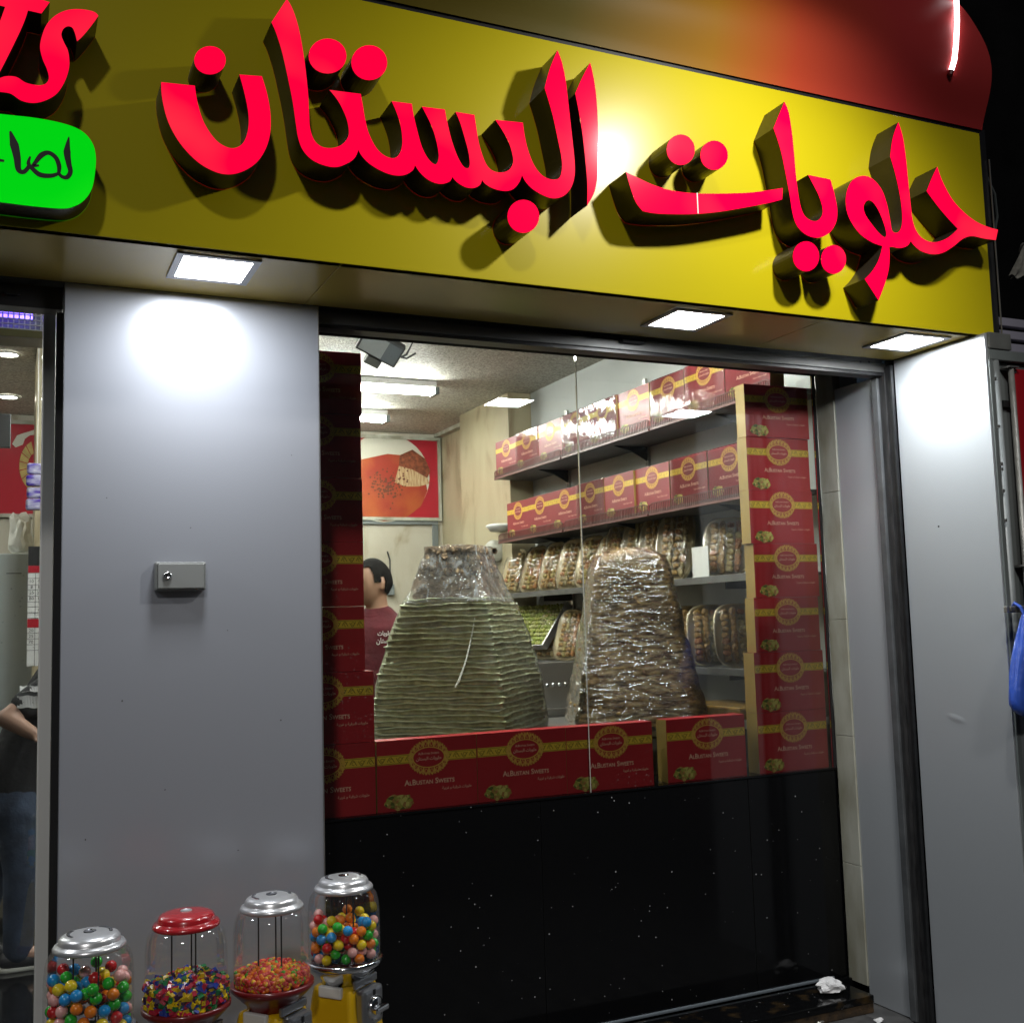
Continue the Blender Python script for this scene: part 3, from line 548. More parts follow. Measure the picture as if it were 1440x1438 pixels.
def carton_meshes(w, h, d, red=None):
    red = red or M_carton
    """front face at y = 0 looking to -Y, x from 0 to w"""
    o = {}
    c = MB(); c.cur = 0; c.box(0, w, 0, d, 0, h); c.m = [0, 0, 0, 1, 1, 1]
    # lid line: a shallow step round the carton
    o['carton'] = c.mesh('carton', [red, M_cartside])
    zc = h*(1-.275); bh = h*.066
    b = MB(); b.cur = 0
    for x0, x1 in ((.002, w*.355), (w*.665, w-.002)):
        b.cur = 0; b.quad((x0, -.0006, zc-bh), (x1, -.0006, zc-bh), (x1, -.0006, zc+bh), (x0, -.0006, zc+bh))
        b.cur = 1
        for zz_ in (-bh*.82, bh*.82): strip(b, [(x0, zc+zz_), (x1, zc+zz_)], h*.0035, -.0010)
        n = 4
        for i in range(n):
            xa = x0+(x1-x0)*i/n; L = (x1-x0)/n
            sg = 1 if i % 2 else -1
            strip(b, [(xa+L*(.1+.8*t), zc+sg*bh*.6*math.sin(t*PI*1.5-.6)) for t in np.linspace(0, 1, 8)], h*.005, -.0012)
            strip(b, [(xa+L*.55+L*.2*math.cos(t), zc-sg*bh*.1+bh*.35*math.sin(t)) for t in np.linspace(0, 5, 8)], h*.004, -.0014)
    o['gold_band'] = b.mesh('gold_band', [M_gold, M_goldd])
    m = MB(); cx = w*.51; rx, ry = w*.158, h*.142; Rx, Ry = w*.205, h*.258
    m.cur = 1; m.add([(cx+rx*math.cos(2*PI*i/32), -.0010, zc+ry*math.sin(2*PI*i/32)) for i in range(32)], [tuple(range(32))])
    m.cur = 0
    for i in range(32):
        a, b2 = 2*PI*i/32, 2*PI*(i+1)/32
        pt = lambda t, k: (cx+rx*k*math.cos(t), -.0013, zc+ry*k*math.sin(t))
        m.quad(pt(a, .97), pt(b2, .97), pt(b2, 1.07), pt(a, 1.07))
    n = 20
    for i in range(n):
        a = 2*PI*(i+.5)/n
        sp = .5+.5*abs(math.sin(a))
        def P(u, v): # u along the ring, v outwards 0..1
            t = a+u*PI/n; k = v
            return (cx+math.cos(t)*(rx*1.05+(Rx-rx*1.05)*k), zc+math.sin(t)*(ry*1.05+(Ry-ry*1.05)*k))
        strip(m, [P(-.9*math.cos(q_*PI), .05+.80*math.sin(q_*PI)) for q_ in np.linspace(0, 1, 8)], h*.0058, -.0016)
        strip(m, [P(.45*math.cos(q_), .42+.26*math.sin(q_)) for q_ in np.linspace(0, 2*PI, 8)], h*.0048, -.0019)
        strip(m, [P(-.95, .35), P(-1.0, .7), P(-.8, .98)], h*.006, -.0022)
        strip(m, [P(.95, .4), P(.9, .7), P(.6, .9)], h*.005, -.0025)
        strip(m, [P(0, .7), P(0, .99)], h*.007, -.0028)
    o['emblem'] = m.mesh('emblem', [M_goldline, red])
    t = MB()
    def put(tm, x, z, y): t.add([(v[0]+x, v[1]+y, v[2]+z) for v in tm.v], tm.f)
    put(text_mesh('AlBustan Sweets', width=w*.50, caps=True, bold=.012), w*.515, h*.385, -.0012)
    put(text_mesh(arabic('حلويات شرقية و غربية'), width=w*.30, bold=.008, res=2), w*.79, h*.265, -.0012)
    put(text_mesh(arabic('حلويات البستان'), width=w*.255, bold=.012, res=2), cx, zc-h*.02, -.0018)
    put(text_mesh('AlBustan Sweets', width=w*.21, caps=True, bold=.01, res=1), cx, zc+h*.058, -.0018)
    o['lettering'] = t.mesh('lettering', M_text)
    p = MB(); r = random.Random(4); n = 22; px0, pz0 = w*.215, h*.125
    p.add([(px0+w*.145*math.cos(2*PI*i/n)*(1+r.uniform(-.16, .1)), -.0012, pz0+h*.115*math.sin(2*PI*i/n)*(1+r.uniform(-.2, .12))) for i in range(n)], [tuple(range(n))])
    o['pastry_picture'] = p.mesh('pastry_picture', M_pastry_pic)
    return o
BIG = carton_meshes(.392, .254, .075); BIG2 = carton_meshes(.37, .254, .075); SMALL = carton_meshes(.345, .234, .065); MED = carton_meshes(.338, .236, .075, M_carton_dim)
def carton(ms, loc, rz, label, group, fullprint=True):
    t = thing('sweets_box', label, 'box', loc, rz, group)
    for k in ('carton', 'gold_band', 'emblem', 'lettering', 'pastry_picture'): link(k, ms[k], t, kind='stuff' if k in ('gold_band', 'lettering', 'emblem') else None)
    return t
FY = .515; SILL = .879
def jit(a=.004): return random.uniform(-a, a)
ordn = ['lowest', 'second from bottom', 'third from bottom', 'fourth from bottom', 'third from top', 'second from top', 'topmost']
z = SILL
for i in range(7):
    if i < 2: carton(BIG, (.843+jit(.004), FY+jit(.002), z), jit(.012), f'wine red sweets box, {ordn[i]} in the stack beside the silver wall panel', 'boxes stacked at the left of the window'); z += .2555
    else: carton(SMALL, (.855+jit(.009), FY+.006+jit(.004), z), jit(.022), f'wine red sweets box, {ordn[i]} in the stack beside the silver wall panel', 'boxes stacked at the left of the window'); z += .2355
z = SILL
for i in range(7):
    if i < 2: carton(BIG2, (2.932+jit(.004), FY-.002+jit(.002), z), jit(.010), f'wine red sweets box, {ordn[i]} in the stack beside the cream jamb', 'boxes stacked at the right of the window'); z += .2555
    else: carton(SMALL, (2.952+(.004*(i % 2))+jit(.006), FY+.003+jit(.003), z), jit(.016), f'wine red sweets box, {ordn[i]} in the stack beside the cream jamb', 'boxes stacked at the right of the window'); z += .2355
for i, (x, lab) in enumerate(((1.239, 'wine red sweets box on the sill directly right of the left stack'), (1.634, 'wine red sweets box on the sill below the green layered pyramid corner'), (2.012, 'wine red sweets box on the sill just left of the gap'), (2.478, 'wine red sweets box on the sill between the gap and the right stack'))):
    carton(BIG, (x, FY+.002+jit(.004), SILL), jit(.010), lab, 'boxes in a row on the window sill')
# ------------------------------------------------------------------ wall shelves with boxes
SX = 3.12
def shelf(z, y0, y1, label, dark=True):
    t = thing('wall_shelf', label, 'shelf', (SX, (y0+y1)/2, z), 0, 'shelves on the grey side wall')
    world_kid(bx(SX, 3.418, y0, y1, z-.03, z-.004, b=.002), 'shelf_board', mat('shelf_board_dark', (.10, .085, .08), .5, var=.2, vscale=6), t)
    n = 3; L = (y1-y0)/n
    for k in range(n):
        a, b = y0+k*L+.01, y0+(k+1)*L-.01
        lip = MB(); lip.box(SX-.012, SX-.001, a, b, z-.034, z-.022); lip.tube([(SX-.007, a, z-.02), (SX-.007, a, z+.020), (SX-.007, a+.03, z+.030), (SX-.007, b-.03, z+.030), (SX-.007, b, z+.020), (SX-.007, b, z-.02)], .0028, 6)
        for y in np.arange(a+.012, b-.01, .017): lip.box(SX-.009, SX-.006, y, y+.005, z-.021, z+.029)
        lo = world_kid(lip, 'wire_lip', M_wood_edge, t); lo['kind'] = 'stuff'
    for y in (1.07, 2.07, 3.07):
        if y0 < y < y1:
            br = MB(); br.add([(SX+.06, y-.004, z-.031), (3.416, y-.004, z-.031), (3.416, y-.004, z-.12), (3.38, y-.004, z-.10), (3.30, y-.004, z-.06), (SX+.06, y+.004, z-.031), (3.416, y+.004, z-.031), (3.416, y+.004, z-.12), (3.38, y+.004, z-.10), (3.30, y+.004, z-.06)], [(0, 1, 2, 3, 4), (9, 8, 7, 6, 5), (0, 4, 9, 5), (4, 3, 8, 9), (3, 2, 7, 8)])
            world_kid(br, 'bracket', M_black, t)
    return t
WRAPM = bx(-.003, .341, -.006, .079, -.001, .241, b=.006).mesh('shrink_wrap', film('box_shrink', rough=.10, ior=1.25, haze=.10, bump=.5, bscale=5, stretch=(1, 1, .7), distort=.8))
shelf(2.575, .53, 3.62, 'top wall shelf with a wire lip holding wine red boxes')
shelf(2.125, .62, 3.58, 'second wall shelf from the top with a wire lip holding wine red boxes')
for zz_, nm, y0 in ((2.575, 'top', .53), (2.125, 'second', .66)):
    n = 9 if nm == 'top' else 8
    for k in range(n):
        y = y0+.02+k*.342+(.0 if nm == 'top' else .05)
        where = {0: 'nearest the window', n-1: 'farthest from the window, beside the pilaster'}.get(k, (['', 'second from the window', 'third from the window', 'fourth from the window', 'fifth from the window', 'fifth from the pilaster' if n == 9 else 'third from the pilaster', 'third from the pilaster' if n == 9 else 'second from the pilaster', 'second from the pilaster', ''][k]))
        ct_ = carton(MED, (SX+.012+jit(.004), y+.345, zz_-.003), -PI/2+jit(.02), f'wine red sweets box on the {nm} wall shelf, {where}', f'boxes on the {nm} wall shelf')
        if (k, nm) in ((0, 'top'), (1, 'top'), (2, 'top'), (4, 'top'), (5, 'top'), (7, 'top'), (0, 'second'), (1, 'second'), (4, 'second')): link('shrink_wrap', WRAPM, ct_)
for i, y in enumerate((1.07, 2.07, 3.07)):
    t = thing('shelf_standard', ['slotted metal shelf upright on the grey wall nearest the window', 'slotted metal shelf upright in the middle of the grey wall', 'slotted metal shelf upright nearest the marble pilaster'][i], 'shelf upright', (3.41, y, 1), 0, 'slotted uprights carrying the wall shelves')
    world_kid(bx(3.404, 3.4195, y-.016, y+.016, 1.0, 2.95), 'channel', M_alu, t)
    sl_ = MB()
    for z in np.arange(1.03, 2.93, .05):
        for s in (-.007, .007): sl_.box(3.4025, 3.4035, y+s-.003, y+s+.003, z, z+.028)
    o = world_kid(sl_, 'slots', M_black, t); o['kind'] = 'stuff'
def shelf2(z, y0, y1, label, c):
    t = thing('wall_shelf', label, 'shelf', (SX, (y0+y1)/2, z), 0, 'shelves on the grey side wall')
    world_kid(bx(SX, 3.418, y0, y1, z-.014, z, b=.002), 'shelf_board', c, t)
    world_kid(bx(SX-.006, SX-.001, y0, y1, z-.030, z+.004, b=.001), 'metal_edge', M_steel, t)
    for y in (1.07, 2.07, 3.07):
        if y0 < y < y1: world_kid(bx(3.2, 3.415, y-.004, y+.004, z-.06, z-.015), 'bracket', M_black, t)
shelf2(1.74, .62, 3.56, 'third wall shelf holding standing wrapped pastry platters', mat('dark_glass_shelf', (.06, .065, .065), .15))
shelf2(1.30, .62, 3.56, 'lowest steel shelf holding wrapped pastry platters behind the brown tower', mat('steel_shelf', (.42, .43, .43), .25, .8))
# under-counter below the lowest shelf
uc = thing('steel_counter', 'dark counter with a steel rim under the lowest wall shelf', 'counter', (3.2, 2, 0))
world_kid(bx(3.0, 3.418, .62, 3.6, 1.05, 1.085, b=.003), 'steel_top', M_alu, uc)
world_kid(bx(3.03, 3.418, .63, 3.58, 0, 1.048), 'cabinet', mat('counter_dark', (.03, .03, .032), .3), uc)
world_kid(bx(2.99, 3.28, .72, 1.2, 1.087, 1.14, b=.01), 'glass_tray', mat('honey_tray', (.30, .18, .05), .25, var=.4, vscale=20), uc)
# ------------------------------------------------------------------ wrapped pastry platters
M_tray = mat('foil_tray', (.55, .47, .30), .35, .5)
PAST = [mat('pastry_gold', (.72, .48, .17), .5, var=.5, vscale=90, col2=(.26, .13, .04)), mat('pastry_green', (.56, .50, .17), .55, var=.6, vscale=90, col2=(.38, .26, .10)), mat('pastry_orange', (.76, .38, .14), .5, var=.5, vscale=90, col2=(.32, .12, .04)), mat('pastry_pale', (.66, .55, .30), .55, var=.5, vscale=90, col2=(.34, .24, .10))]
M_wrap = film('platter_wrap', rough=.12, ior=1.3, haze=.03, bump=.45, bscale=14, stretch=(1, 1, .6), distort=1.2, boost=.012)
def lump(rx, ry, rz, m, seed):
    bm = bmesh.new(); bmesh.ops.create_icosphere(bm, subdivisions=2, radius=1); r = random.Random(seed)
    for v in bm.verts:
        k = 1+r.uniform(-.14, .12); c = v.co; v.co = Vector((math.copysign(abs(c.x)**.8, c.x)*rx*k, math.copysign(abs(c.y)**.8, c.y)*ry*k, math.copysign(abs(c.z)**.8, c.z)*rz*k))
    me = bpy.data.meshes.new('pastry'); bm.to_mesh(me); bm.free(); me.materials.append(m); return me
LUMPS = [[lump(.022, .013, .015, m, 10*i+j) for j in range(2)] for i, m in enumerate(PAST)]
def platter_proto(w, h, seed):
    """oval tray standing upright in the XZ plane, pastries towards -Y"""
    r = random.Random(seed); t = link('pastry_platter', None)
    tr_ = MB(); n = 36; tr_.sm = True
    out = [(w*math.copysign(abs(math.cos(a))**.6, math.cos(a)), h*math.copysign(abs(math.sin(a))**.55, math.sin(a))+h) for a in [2*PI*i/n for i in range(n)]]
    tr_.add([(x, 0.012, z) for x, z in out]+[(x*1.04, -.014, (z-h)*1.03+h) for x, z in out]+[(x*.97, -.014, (z-h)*.98+h) for x, z in out]+[(x*.92, .004, (z-h)*.94+h) for x, z in out],
            [tuple(range(n))]+[(k*n+i, k*n+(i+1) % n, (k+1)*n+(i+1) % n, (k+1)*n+i) for k in range(3) for i in range(n)]+[tuple(range(3*n, 4*n))])
    tr_.obj('tray', M_tray, t)
    cols = 4; rows = int(h*2/.034)
    for c in range(cols):
        kind = r.choice([0, 0, 1, 2, 3])
        for q in range(rows):
            x = -w*.72+w*1.44*(c+.5)/cols; z = .022+(2*h-.044)*(q+.5)/rows
            if ((x/w)**4+((z-h)/h)**4) > .80: continue
            k = kind if r.random() > .25 else r.randrange(4)
            o = link('pastry', LUMPS[k][r.randrange(2)], t, (x+r.uniform(-.003, .003), -.012+r.uniform(-.005, .003), z), (r.uniform(-.3, .3), PI/2*(c % 2)+r.uniform(-.4, .4), r.uniform(-.3, .3)))
            s = r.uniform(.9, 1.15)*w/.105; o.scale = (s*.8, 1.05, s*.9)
    # cling film pulled over the heap
    f = MB(); f.sm = True; rr = 10
    vs = []
    for j in range(rr+1):
        for i in range(n):
            x, z = out[i]; s = 1.05*math.cos(j/rr*PI/2); y = -.014-.034*math.sin(j/rr*PI/2)
            vs.append((x*s+r.uniform(-.003, .003), y+r.uniform(-.004, .003), (z-h)*s+h+r.uniform(-.003, .003)))
    f.add(vs, [(j*n+i, j*n+(i+1) % n, (j+1)*n+(i+1) % n, (j+1)*n+i) for j in range(rr) for i in range(n)])
    f.obj('cling_film', M_wrap, t); return t
PP = [platter_proto(.10, .165, s) for s in (1, 2, 3)]+[platter_proto(.115, .155, 4)]
pl_used = [False]*4
def platter(i, loc, face, lean, label, group):
    t = PP[i] if not pl_used[i] else copy_tree(PP[i]); pl_used[i] = True
    t.location = loc; t.rotation_euler = (lean, 0, face); t['label'] = label; t['category'] = 'platter'; t['group'] = group
    return t
ordw = ['first', 'second', 'third', 'fourth', 'fifth', 'sixth', 'seventh', 'eighth', 'ninth', 'tenth']
pxs = [716, 744, 771, 798, 824, 850]
for k, px_ in enumerate(pxs):
    q = onX(px_, 812, 3.20)
    platter(k % 3, (q.x, q.y, 1.742), math.radians(-70+jit(3)), math.radians(-20+jit(2)), f'cling wrapped pastry platter standing on the third wall shelf, {ordw[k]} from the pilaster', 'pastry platters standing on the third wall shelf')
for k, px_ in enumerate((868, 893, 918, 944)):
    q = onX(px_, 808, 3.25); t = platter(k % 3, (q.x, q.y, 1.742), math.radians(-64+jit(3)), math.radians(-17), ['tall wrapped pastry platter on the third shelf, its foot hidden by the brown tower', 'tall wrapped pastry platter on the third shelf, above the crown of the brown tower', 'tall wrapped pastry platter on the third shelf, second from the white card', 'tall wrapped pastry platter on the third shelf, last before the gap with the white card'][k], 'tall pastry platters above the brown tower'); t.scale = (1.1, 1, 1.2)
q = onX(1020, 806, 3.26)
platter(3, (q.x, q.y, 1.742), math.radians(-52), math.radians(-18), 'lone cling wrapped pastry platter beside the blank white card on the third shelf', 'pastry platters standing on the third wall shelf')
for k, (px_, py_, i) in enumerate(((768, 920, 0), (795, 918, 1), (826, 914, 2))):
    q = onX(px_, py_, 3.2)
    platter(i, (q.x, q.y, 1.302), math.radians(-66), math.radians(-20), f'wrapped pastry platter on the lowest shelf between the towers, {ordw[k]} from the green tower', 'pastry platters on the lowest shelf between the towers')
for k, (px_, py_, i, fc) in enumerate(((972, 934, 3, -35), (1002, 936, 3, -30), (1042, 938, 3, -28))):
    q = onX(px_, py_, 3.24)
    platter(i, (q.x, q.y, 1.303), math.radians(fc), math.radians(-15), ['cling wrapped platter of pale pastries close behind the brown wrapped tower', 'cling wrapped platter of pale pastries in the middle of the lowest shelf trio', 'cling wrapped platter of pale pastries beside the right stack of red boxes'][k], 'pastry platters between the brown tower and the right stack')
a, b = onX(975, 770, 3.16), onX(1000, 820, 3.16)
bx(3.15, 3.154, b.y, a.y, 1.742, a.z).obj('blank_card', M_white, label='blank white card standing on the third wall shelf beside a lone platter', cat='card')
# green pistachio tray, tilted to the room
gt = thing('pistachio_tray', 'tilted steel tray of green pistachio sweets behind the green tower', 'tray', onX(748, 880, 3.2))
gt.rotation_euler = (0, math.radians(-52), math.radians(12))
bx(-.17, .17, -.26, .26, -.02, 0, b=.004).obj('tray_base', M_alu, gt)
bx(-.175, .175, -.275, -.262, -.02, .03, b=.003).obj('tray_rim', M_alu, gt); bx(-.175, .175, .262, .275, -.02, .03, b=.003).obj('tray_rim', M_alu, gt); bx(-.176, -.172, -.26, .26, -.02, .03, b=.001).obj('tray_rim', M_alu, gt)
PIS = [lump(.016, .014, .014, mat(f'pistachio_{n}', c, .55, var=.4, vscale=120), 77+i) for i, (n, c) in enumerate((('pale', (.46, .48, .13)), ('mid', (.36, .42, .09)), ('bright', (.50, .50, .20))))]
for i in range(10):
    for j in range(16): link('pistachio_sweet', PIS[(i*7+j*3+random.randrange(2)) % 3], gt, (-.148+i*.033, -.245+j*.0325, .012+jit(.003)), (random.uniform(-.4, .4), random.uniform(-.4, .4), random.uniform(0, 3)))
# perforated steel trays standing under it
for k, (x0, y0_, x1, y1_) in enumerate(((752, 935, 800, 975),)):
    a, b = onY(752, 932, 1.9), onY(815, 992, 1.9)
    t = thing('perforated_tray', 'perforated steel tray standing between the two towers', 'tray', (a.x, 1.9, b.z))
    world_kid(bx(a.x, b.x+.12, 1.9, 1.93, b.z, a.z, b=.004), 'tray_body', M_alu, t)
    hm = MB()
    for i in range(9):
        c_ = Vector((a.x+.03+i*.037, 1.897, (a.z+b.z)/2)); hm.sm = True; hm.lathe([(.012, 0), (.010, .004), (0, .006)], 12, c_)
    for k2 in range(0, len(hm.v)):
        v = hm.v[k2]; i = k2//36; c_ = (a.x+.03+i*.037, 1.897, (a.z+b.z)/2); d = (v[0]-c_[0], v[1]-c_[1], v[2]-c_[2]); hm.v[k2] = (c_[0]+d[0], c_[1]-d[2], c_[2]+d[1])
    o = world_kid(hm, 'punched_rings', M_chrome, t); o['kind'] = 'stuff'
    world_kid(bx(a.x-.02, b.x+.14, 1.86, 1.95, b.z-.04, b.z-.002, b=.004), 'tray_foot', M_alu, t)
# ------------------------------------------------------------------ display counter behind the boxes
CT = 1.06
dc_ = thing('display_counter', 'steel topped display counter behind the row of red boxes', 'counter', (2.0, 1.3, 0))
world_kid(bx(.95, 2.98, .80, 1.72, CT-.025, CT, b=.004), 'steel_top', M_alu, dc_)
world_kid(bx(.97, 2.96, .82, 1.70, .0, CT-.026), 'counter_body', mat('counter_grey', (.12, .12, .11), .4, var=.3, vscale=5), dc_)
world_kid(bx(2.40, 2.52, .795, .819, .90, 1.0), 'speckled_label', mat('speckled', (.3, .3, .28), .5, var=.8, vscale=80), dc_)
# ------------------------------------------------------------------ tower of green layered sweets
def sq(hd, ang, k=6, jag=0, r=random, rnd=.12):
    """outline of a rotated square with half diagonal hd, slightly rounded corners"""
    out = []
    cs = [Vector((hd*math.cos(ang+i*PI/2), hd*math.sin(ang+i*PI/2))) for i in range(4)]
    for i in range(4):
        a, b = cs[i], cs[(i+1) % 4]
        for t in np.linspace(rnd/2, 1-rnd/2, k): out.append(a.lerp(b, t)+Vector((r.uniform(-jag, jag), r.uniform(-jag, jag))))
    return out
M_gl = mat('pistachio_dough', (.54, .51, .32), .6, var=.55, vscale=28, col2=(.30, .28, .15), bump=.5, bscale=120)
M_ge = mat('pale_dough_edge', (.82, .84, .64), .5, var=.35, vscale=25, col2=(.50, .55, .31))
M_br = mat('walnut_crumb', (.46, .32, .19), .6, var=.7, vscale=45, col2=(.06, .03, .015), bump=1, bscale=90)
T1 = Vector((1.875, 1.25))
def prof1(z):
    return float(np.interp(z, [1.10, 1.30, 1.5, 1.62, 1.69, 1.78, 1.86], [.425, .40, .335, .28, .235, .19, .155]))
tw = thing('layered_tower', 'tall pyramid of green layered pistachio sweets in cling film', 'sweets tower', (T1.x, T1.y, CT))
NL = 24; z0 = .012; z1 = .605; A1 = -PI/2+.03
world_kid(bx(T1.x-.36, T1.x+.36, T1.y-.36, T1.y+.36, CT, CT+.01, b=.003), 'serving_tray', M_alu, tw)
tw.children[0].matrix_basis = Matrix.Identity(4)
for i in range(NL):
    za = z0+(z1-z0)*i/NL; zb = z0+(z1-z0)*(i+1)/NL; hd = prof1(CT+za); r = random.Random(i)
    m = MB(); lo = sq(hd*.975+r.uniform(-.006, .006), A1+jit(.02), 20, .0040, r, .02); n = len(lo); th = zb-za
    wob = [.0030*math.sin(j*.37+i*1.7)+.0015*math.sin(j*1.3+i)+r.uniform(-.0012, .0012) for j in range(n)]
    droop = [-.007*abs((j/20.0 % 1-.5)*2)**3+.009*max(0, abs((j/20.0 % 1-.5)*2)-.86)/.14*r.uniform(.2, 1.2) for j in range(n)]
    lo = [p*(1+.030*max(0, abs((j/20.0 % 1-.5)*2)-.85)/.15*r.uniform(.0, 1.3)) for j, p in enumerate(lo)]
    rings = [(1.0, 0), (1.0, th*.66), (1.020, th*.70), (1.026, th*.80), (1.018, th*.90), (.95, th*.95)]
    vs = [(p.x*k, p.y*k, za+h_+wob[j]*(1 if h_ else .3)+droop[j]*.55) for k, h_ in rings for j, p in enumerate(lo)]
    m.cur = 0; nv = len(rings)
    for q_ in range(nv-1):
        m.cur = 0 if q_ < 1 else 1
        m.add([], []) if False else None
        o_ = len(m.v)
        if q_ == 0: m.v += vs
        for j in range(n): m.f.append((q_*n+j, q_*n+(j+1) % n, (q_+1)*n+(j+1) % n, (q_+1)*n+j)); m.m.append(m.cur); m.smooth.append(True)
    m.f.append(tuple((nv-1)*n+j for j in range(n))); m.m.append(1); m.smooth.append(False)
    m.obj('sweet_layer', [M_gl, M_ge], tw)
# brown nut filled rolls on top
RB = lump(.030, .022, .022, M_br, 5); RB2 = lump(.026, .024, .026, mat('walnut_light', (.52, .37, .20), .55, var=.6, vscale=60, col2=(.14, .07, .03), bump=1, bscale=90), 6)
for lv in range(4):
    zc_ = z1+.105+lv*.034; hd = prof1(CT+zc_)*.88; pts_ = sq(hd, A1, 8, .006, random, .06)
    for p in pts_: link('nut_roll', random.choice([RB, RB, RB2]), tw, (p.x, p.y, zc_+jit(.006)), (random.uniform(-.5, .5), random.uniform(-.5, .5), random.uniform(0, 6)))
core = MB()
for lv in range(2):
    pass
core.sm = True; rows_c = []; rc = random.Random(5)
for i in range(13):
    zc_ = z1+(.80-z1)*i/12; rows_c.append([(p.x, p.y, zc_+rc.uniform(-.003, .003)) for p in sq(prof1(CT+zc_)*(.97 if i < 7 else .90)+(.006 if i % 2 else -.004), A1, 10, .004, rc)])
n = len(rows_c[0]); core.add([v for row in rows_c for v in row], [(i*n+j, i*n+(j+1) % n, (i+1)*n+(j+1) % n, (i+1)*n+j) for i in range(12) for j in range(n)]+[tuple(12*n+j for j in range(n))])
core.obj('nut_core', mat('nut_paste', (.40, .28, .17), .6, var=.5, vscale=22, col2=(.22, .13, .07), bump=1, bscale=70, vstretch=(1, 1, 2)), tw)
M_film1 = film('tower_film', rough=.12, ior=1.22, haze=.07, bump=.45, bscale=9, stretch=(1, 1, 2.2), distort=1.5)
M_film2 = film('heavy_film', rough=.09, ior=1.5, haze=.06, bump=.9, bscale=8, stretch=(1, 1, 6), distort=1.0, boost=.03)
M_film3 = film('wrinkled_film', rough=.12, ior=1.35, haze=.55, bump=.55, bscale=12, stretch=(2.0, 2.0, .8), distort=1.5, boost=.02)
def wrap(tower, fn, za, zb, ang, off, amp, name, m, seed, nz=26, k=14, topcap=True, rnd=.10):
    r = random.Random(seed); f = MB(); f.sm = True; ph = [(r.uniform(0, 6), r.uniform(0, 6), r.uniform(14, 60), r.uniform(20, 90)) for _ in range(8)]
    rows = []
    for i in range(nz+1):
        z = za+(zb-za)*i/nz; o_ = sq(fn(CT+z)+off, ang, k, 0, r, rnd); row = []
        for j, p in enumerate(o_):
            d = sum(math.sin(a+j*.11*w1*.1+z*w2) for a, b, w1, w2 in ph)/8
            d += .5*sum(math.sin(b+j*w1*.05-z*w2*.6) for a, b, w1, w2 in ph)/8
            s = 1+amp*d/.3+r.uniform(-amp, amp)*.08; row.append((p.x*s, p.y*s, z+r.uniform(-.002, .002)))
        rows.append(row)
    n = len(rows[0]); f.add([v for row in rows for v in row], [(i*n+j, i*n+(j+1) % n, (i+1)*n+(j+1) % n, (i+1)*n+j) for i in range(nz) for j in range(n)])
    if topcap: f.add([(v[0]*s, v[1]*s, v[2]+.012*(1-s)) for s in (1, .6, .25, .02) for v in rows[-1]], [(i*n+j, i*n+(j+1) % n, (i+1)*n+(j+1) % n, (i+1)*n+j) for i in range(3) for j in range(n)])
    return f.obj(name, m, tower)
wrap(tw, prof1, .0, .60, A1, .020, .005, 'cling_film', M_film1, 3, topcap=False)
wrap(tw, prof1, .585, .835, A1, .021, .010, 'cling_film', M_film3, 4)
# trailing string of film across the front face
a_ = onY(668, 870, .93)-Vector((T1.x, T1.y, CT)); 
sp_ = [onY(x, y, yy) for x, y, yy in ((668, 868, 1.00), (662, 900, .965), (655, 930, .94), (645, 958, .925), (640, 966, .925))]
world_kid(MB().tube(sp_, [.003, .003, .0035, .005, .003], 6), 'film_string', mat('film_white', (.6, .6, .55), .4), tw)
# ------------------------------------------------------------------ tower of brown sweets
T2 = Vector((2.66, 1.08)); A2 = -PI/2+.42
def prof2(z): return float(np.interp(z, [1.10, 1.2, 1.38, 1.5, 1.66, 1.78, 1.84, 1.88], [.41, .385, .335, .30, .265, .238, .20, .10]))
t2 = thing('brown_tower', 'tall rough tower of brown nut sweets tightly wrapped in shiny cling film', 'sweets tower', (T2.x, T2.y, CT))
bx(-.38, .40, -.26, .34, 0, .01, b=.003).obj('serving_tray', M_alu, t2)
c2 = MB(); c2.sm = True; nz, k = 60, 22; rows = []; r = random.Random(12)
for i in range(nz+1):
    z = .012+.80*i/nz; row = []
    for j, p in enumerate(sq(prof2(CT+z)*.965, A2, k, 0, r, .22)):
        lay = .018*math.sin(z*2*PI/.034)*(1 if z < .62 else .3); d = r.gauss(0, .004)+lay*.5+.004*math.sin(j*.7+z*30)
        L_p = max(p.length, .02); row.append((p.x*(1+d/L_p), p.y*(1+d/L_p), z+r.gauss(0, .003)))
    rows.append(row)
n = len(rows[0]); c2.add([v for row in rows for v in row], [(i*n+j, i*n+(j+1) % n, (i+1)*n+(j+1) % n, (i+1)*n+j) for i in range(nz) for j in range(n)]+[tuple(nz*n+j for j in range(n))])
M_brown = mat('nut_sweet', (.52, .32, .10), .5, var=.85, vscale=16, vstretch=(1, 1, 4), col2=(.10, .045, .010), bump=1, bscale=40, detail=9)
c2.obj('sweets_core', M_brown, t2)
NUT = [lump(.013, .010, .010, mat('nut_gold', (.62, .40, .12), .45, var=.6, vscale=60, col2=(.20, .09, .02)), 31), lump(.014, .011, .010, mat('nut_dark', (.30, .17, .06), .5, var=.6, vscale=60), 32), lump(.012, .012, .009, mat('nut_pale', (.64, .48, .22), .5, var=.5, vscale=60), 33)]
nm = bmesh.new()
rows_s = rows
allv = [[], [], []]
mbn = MB()
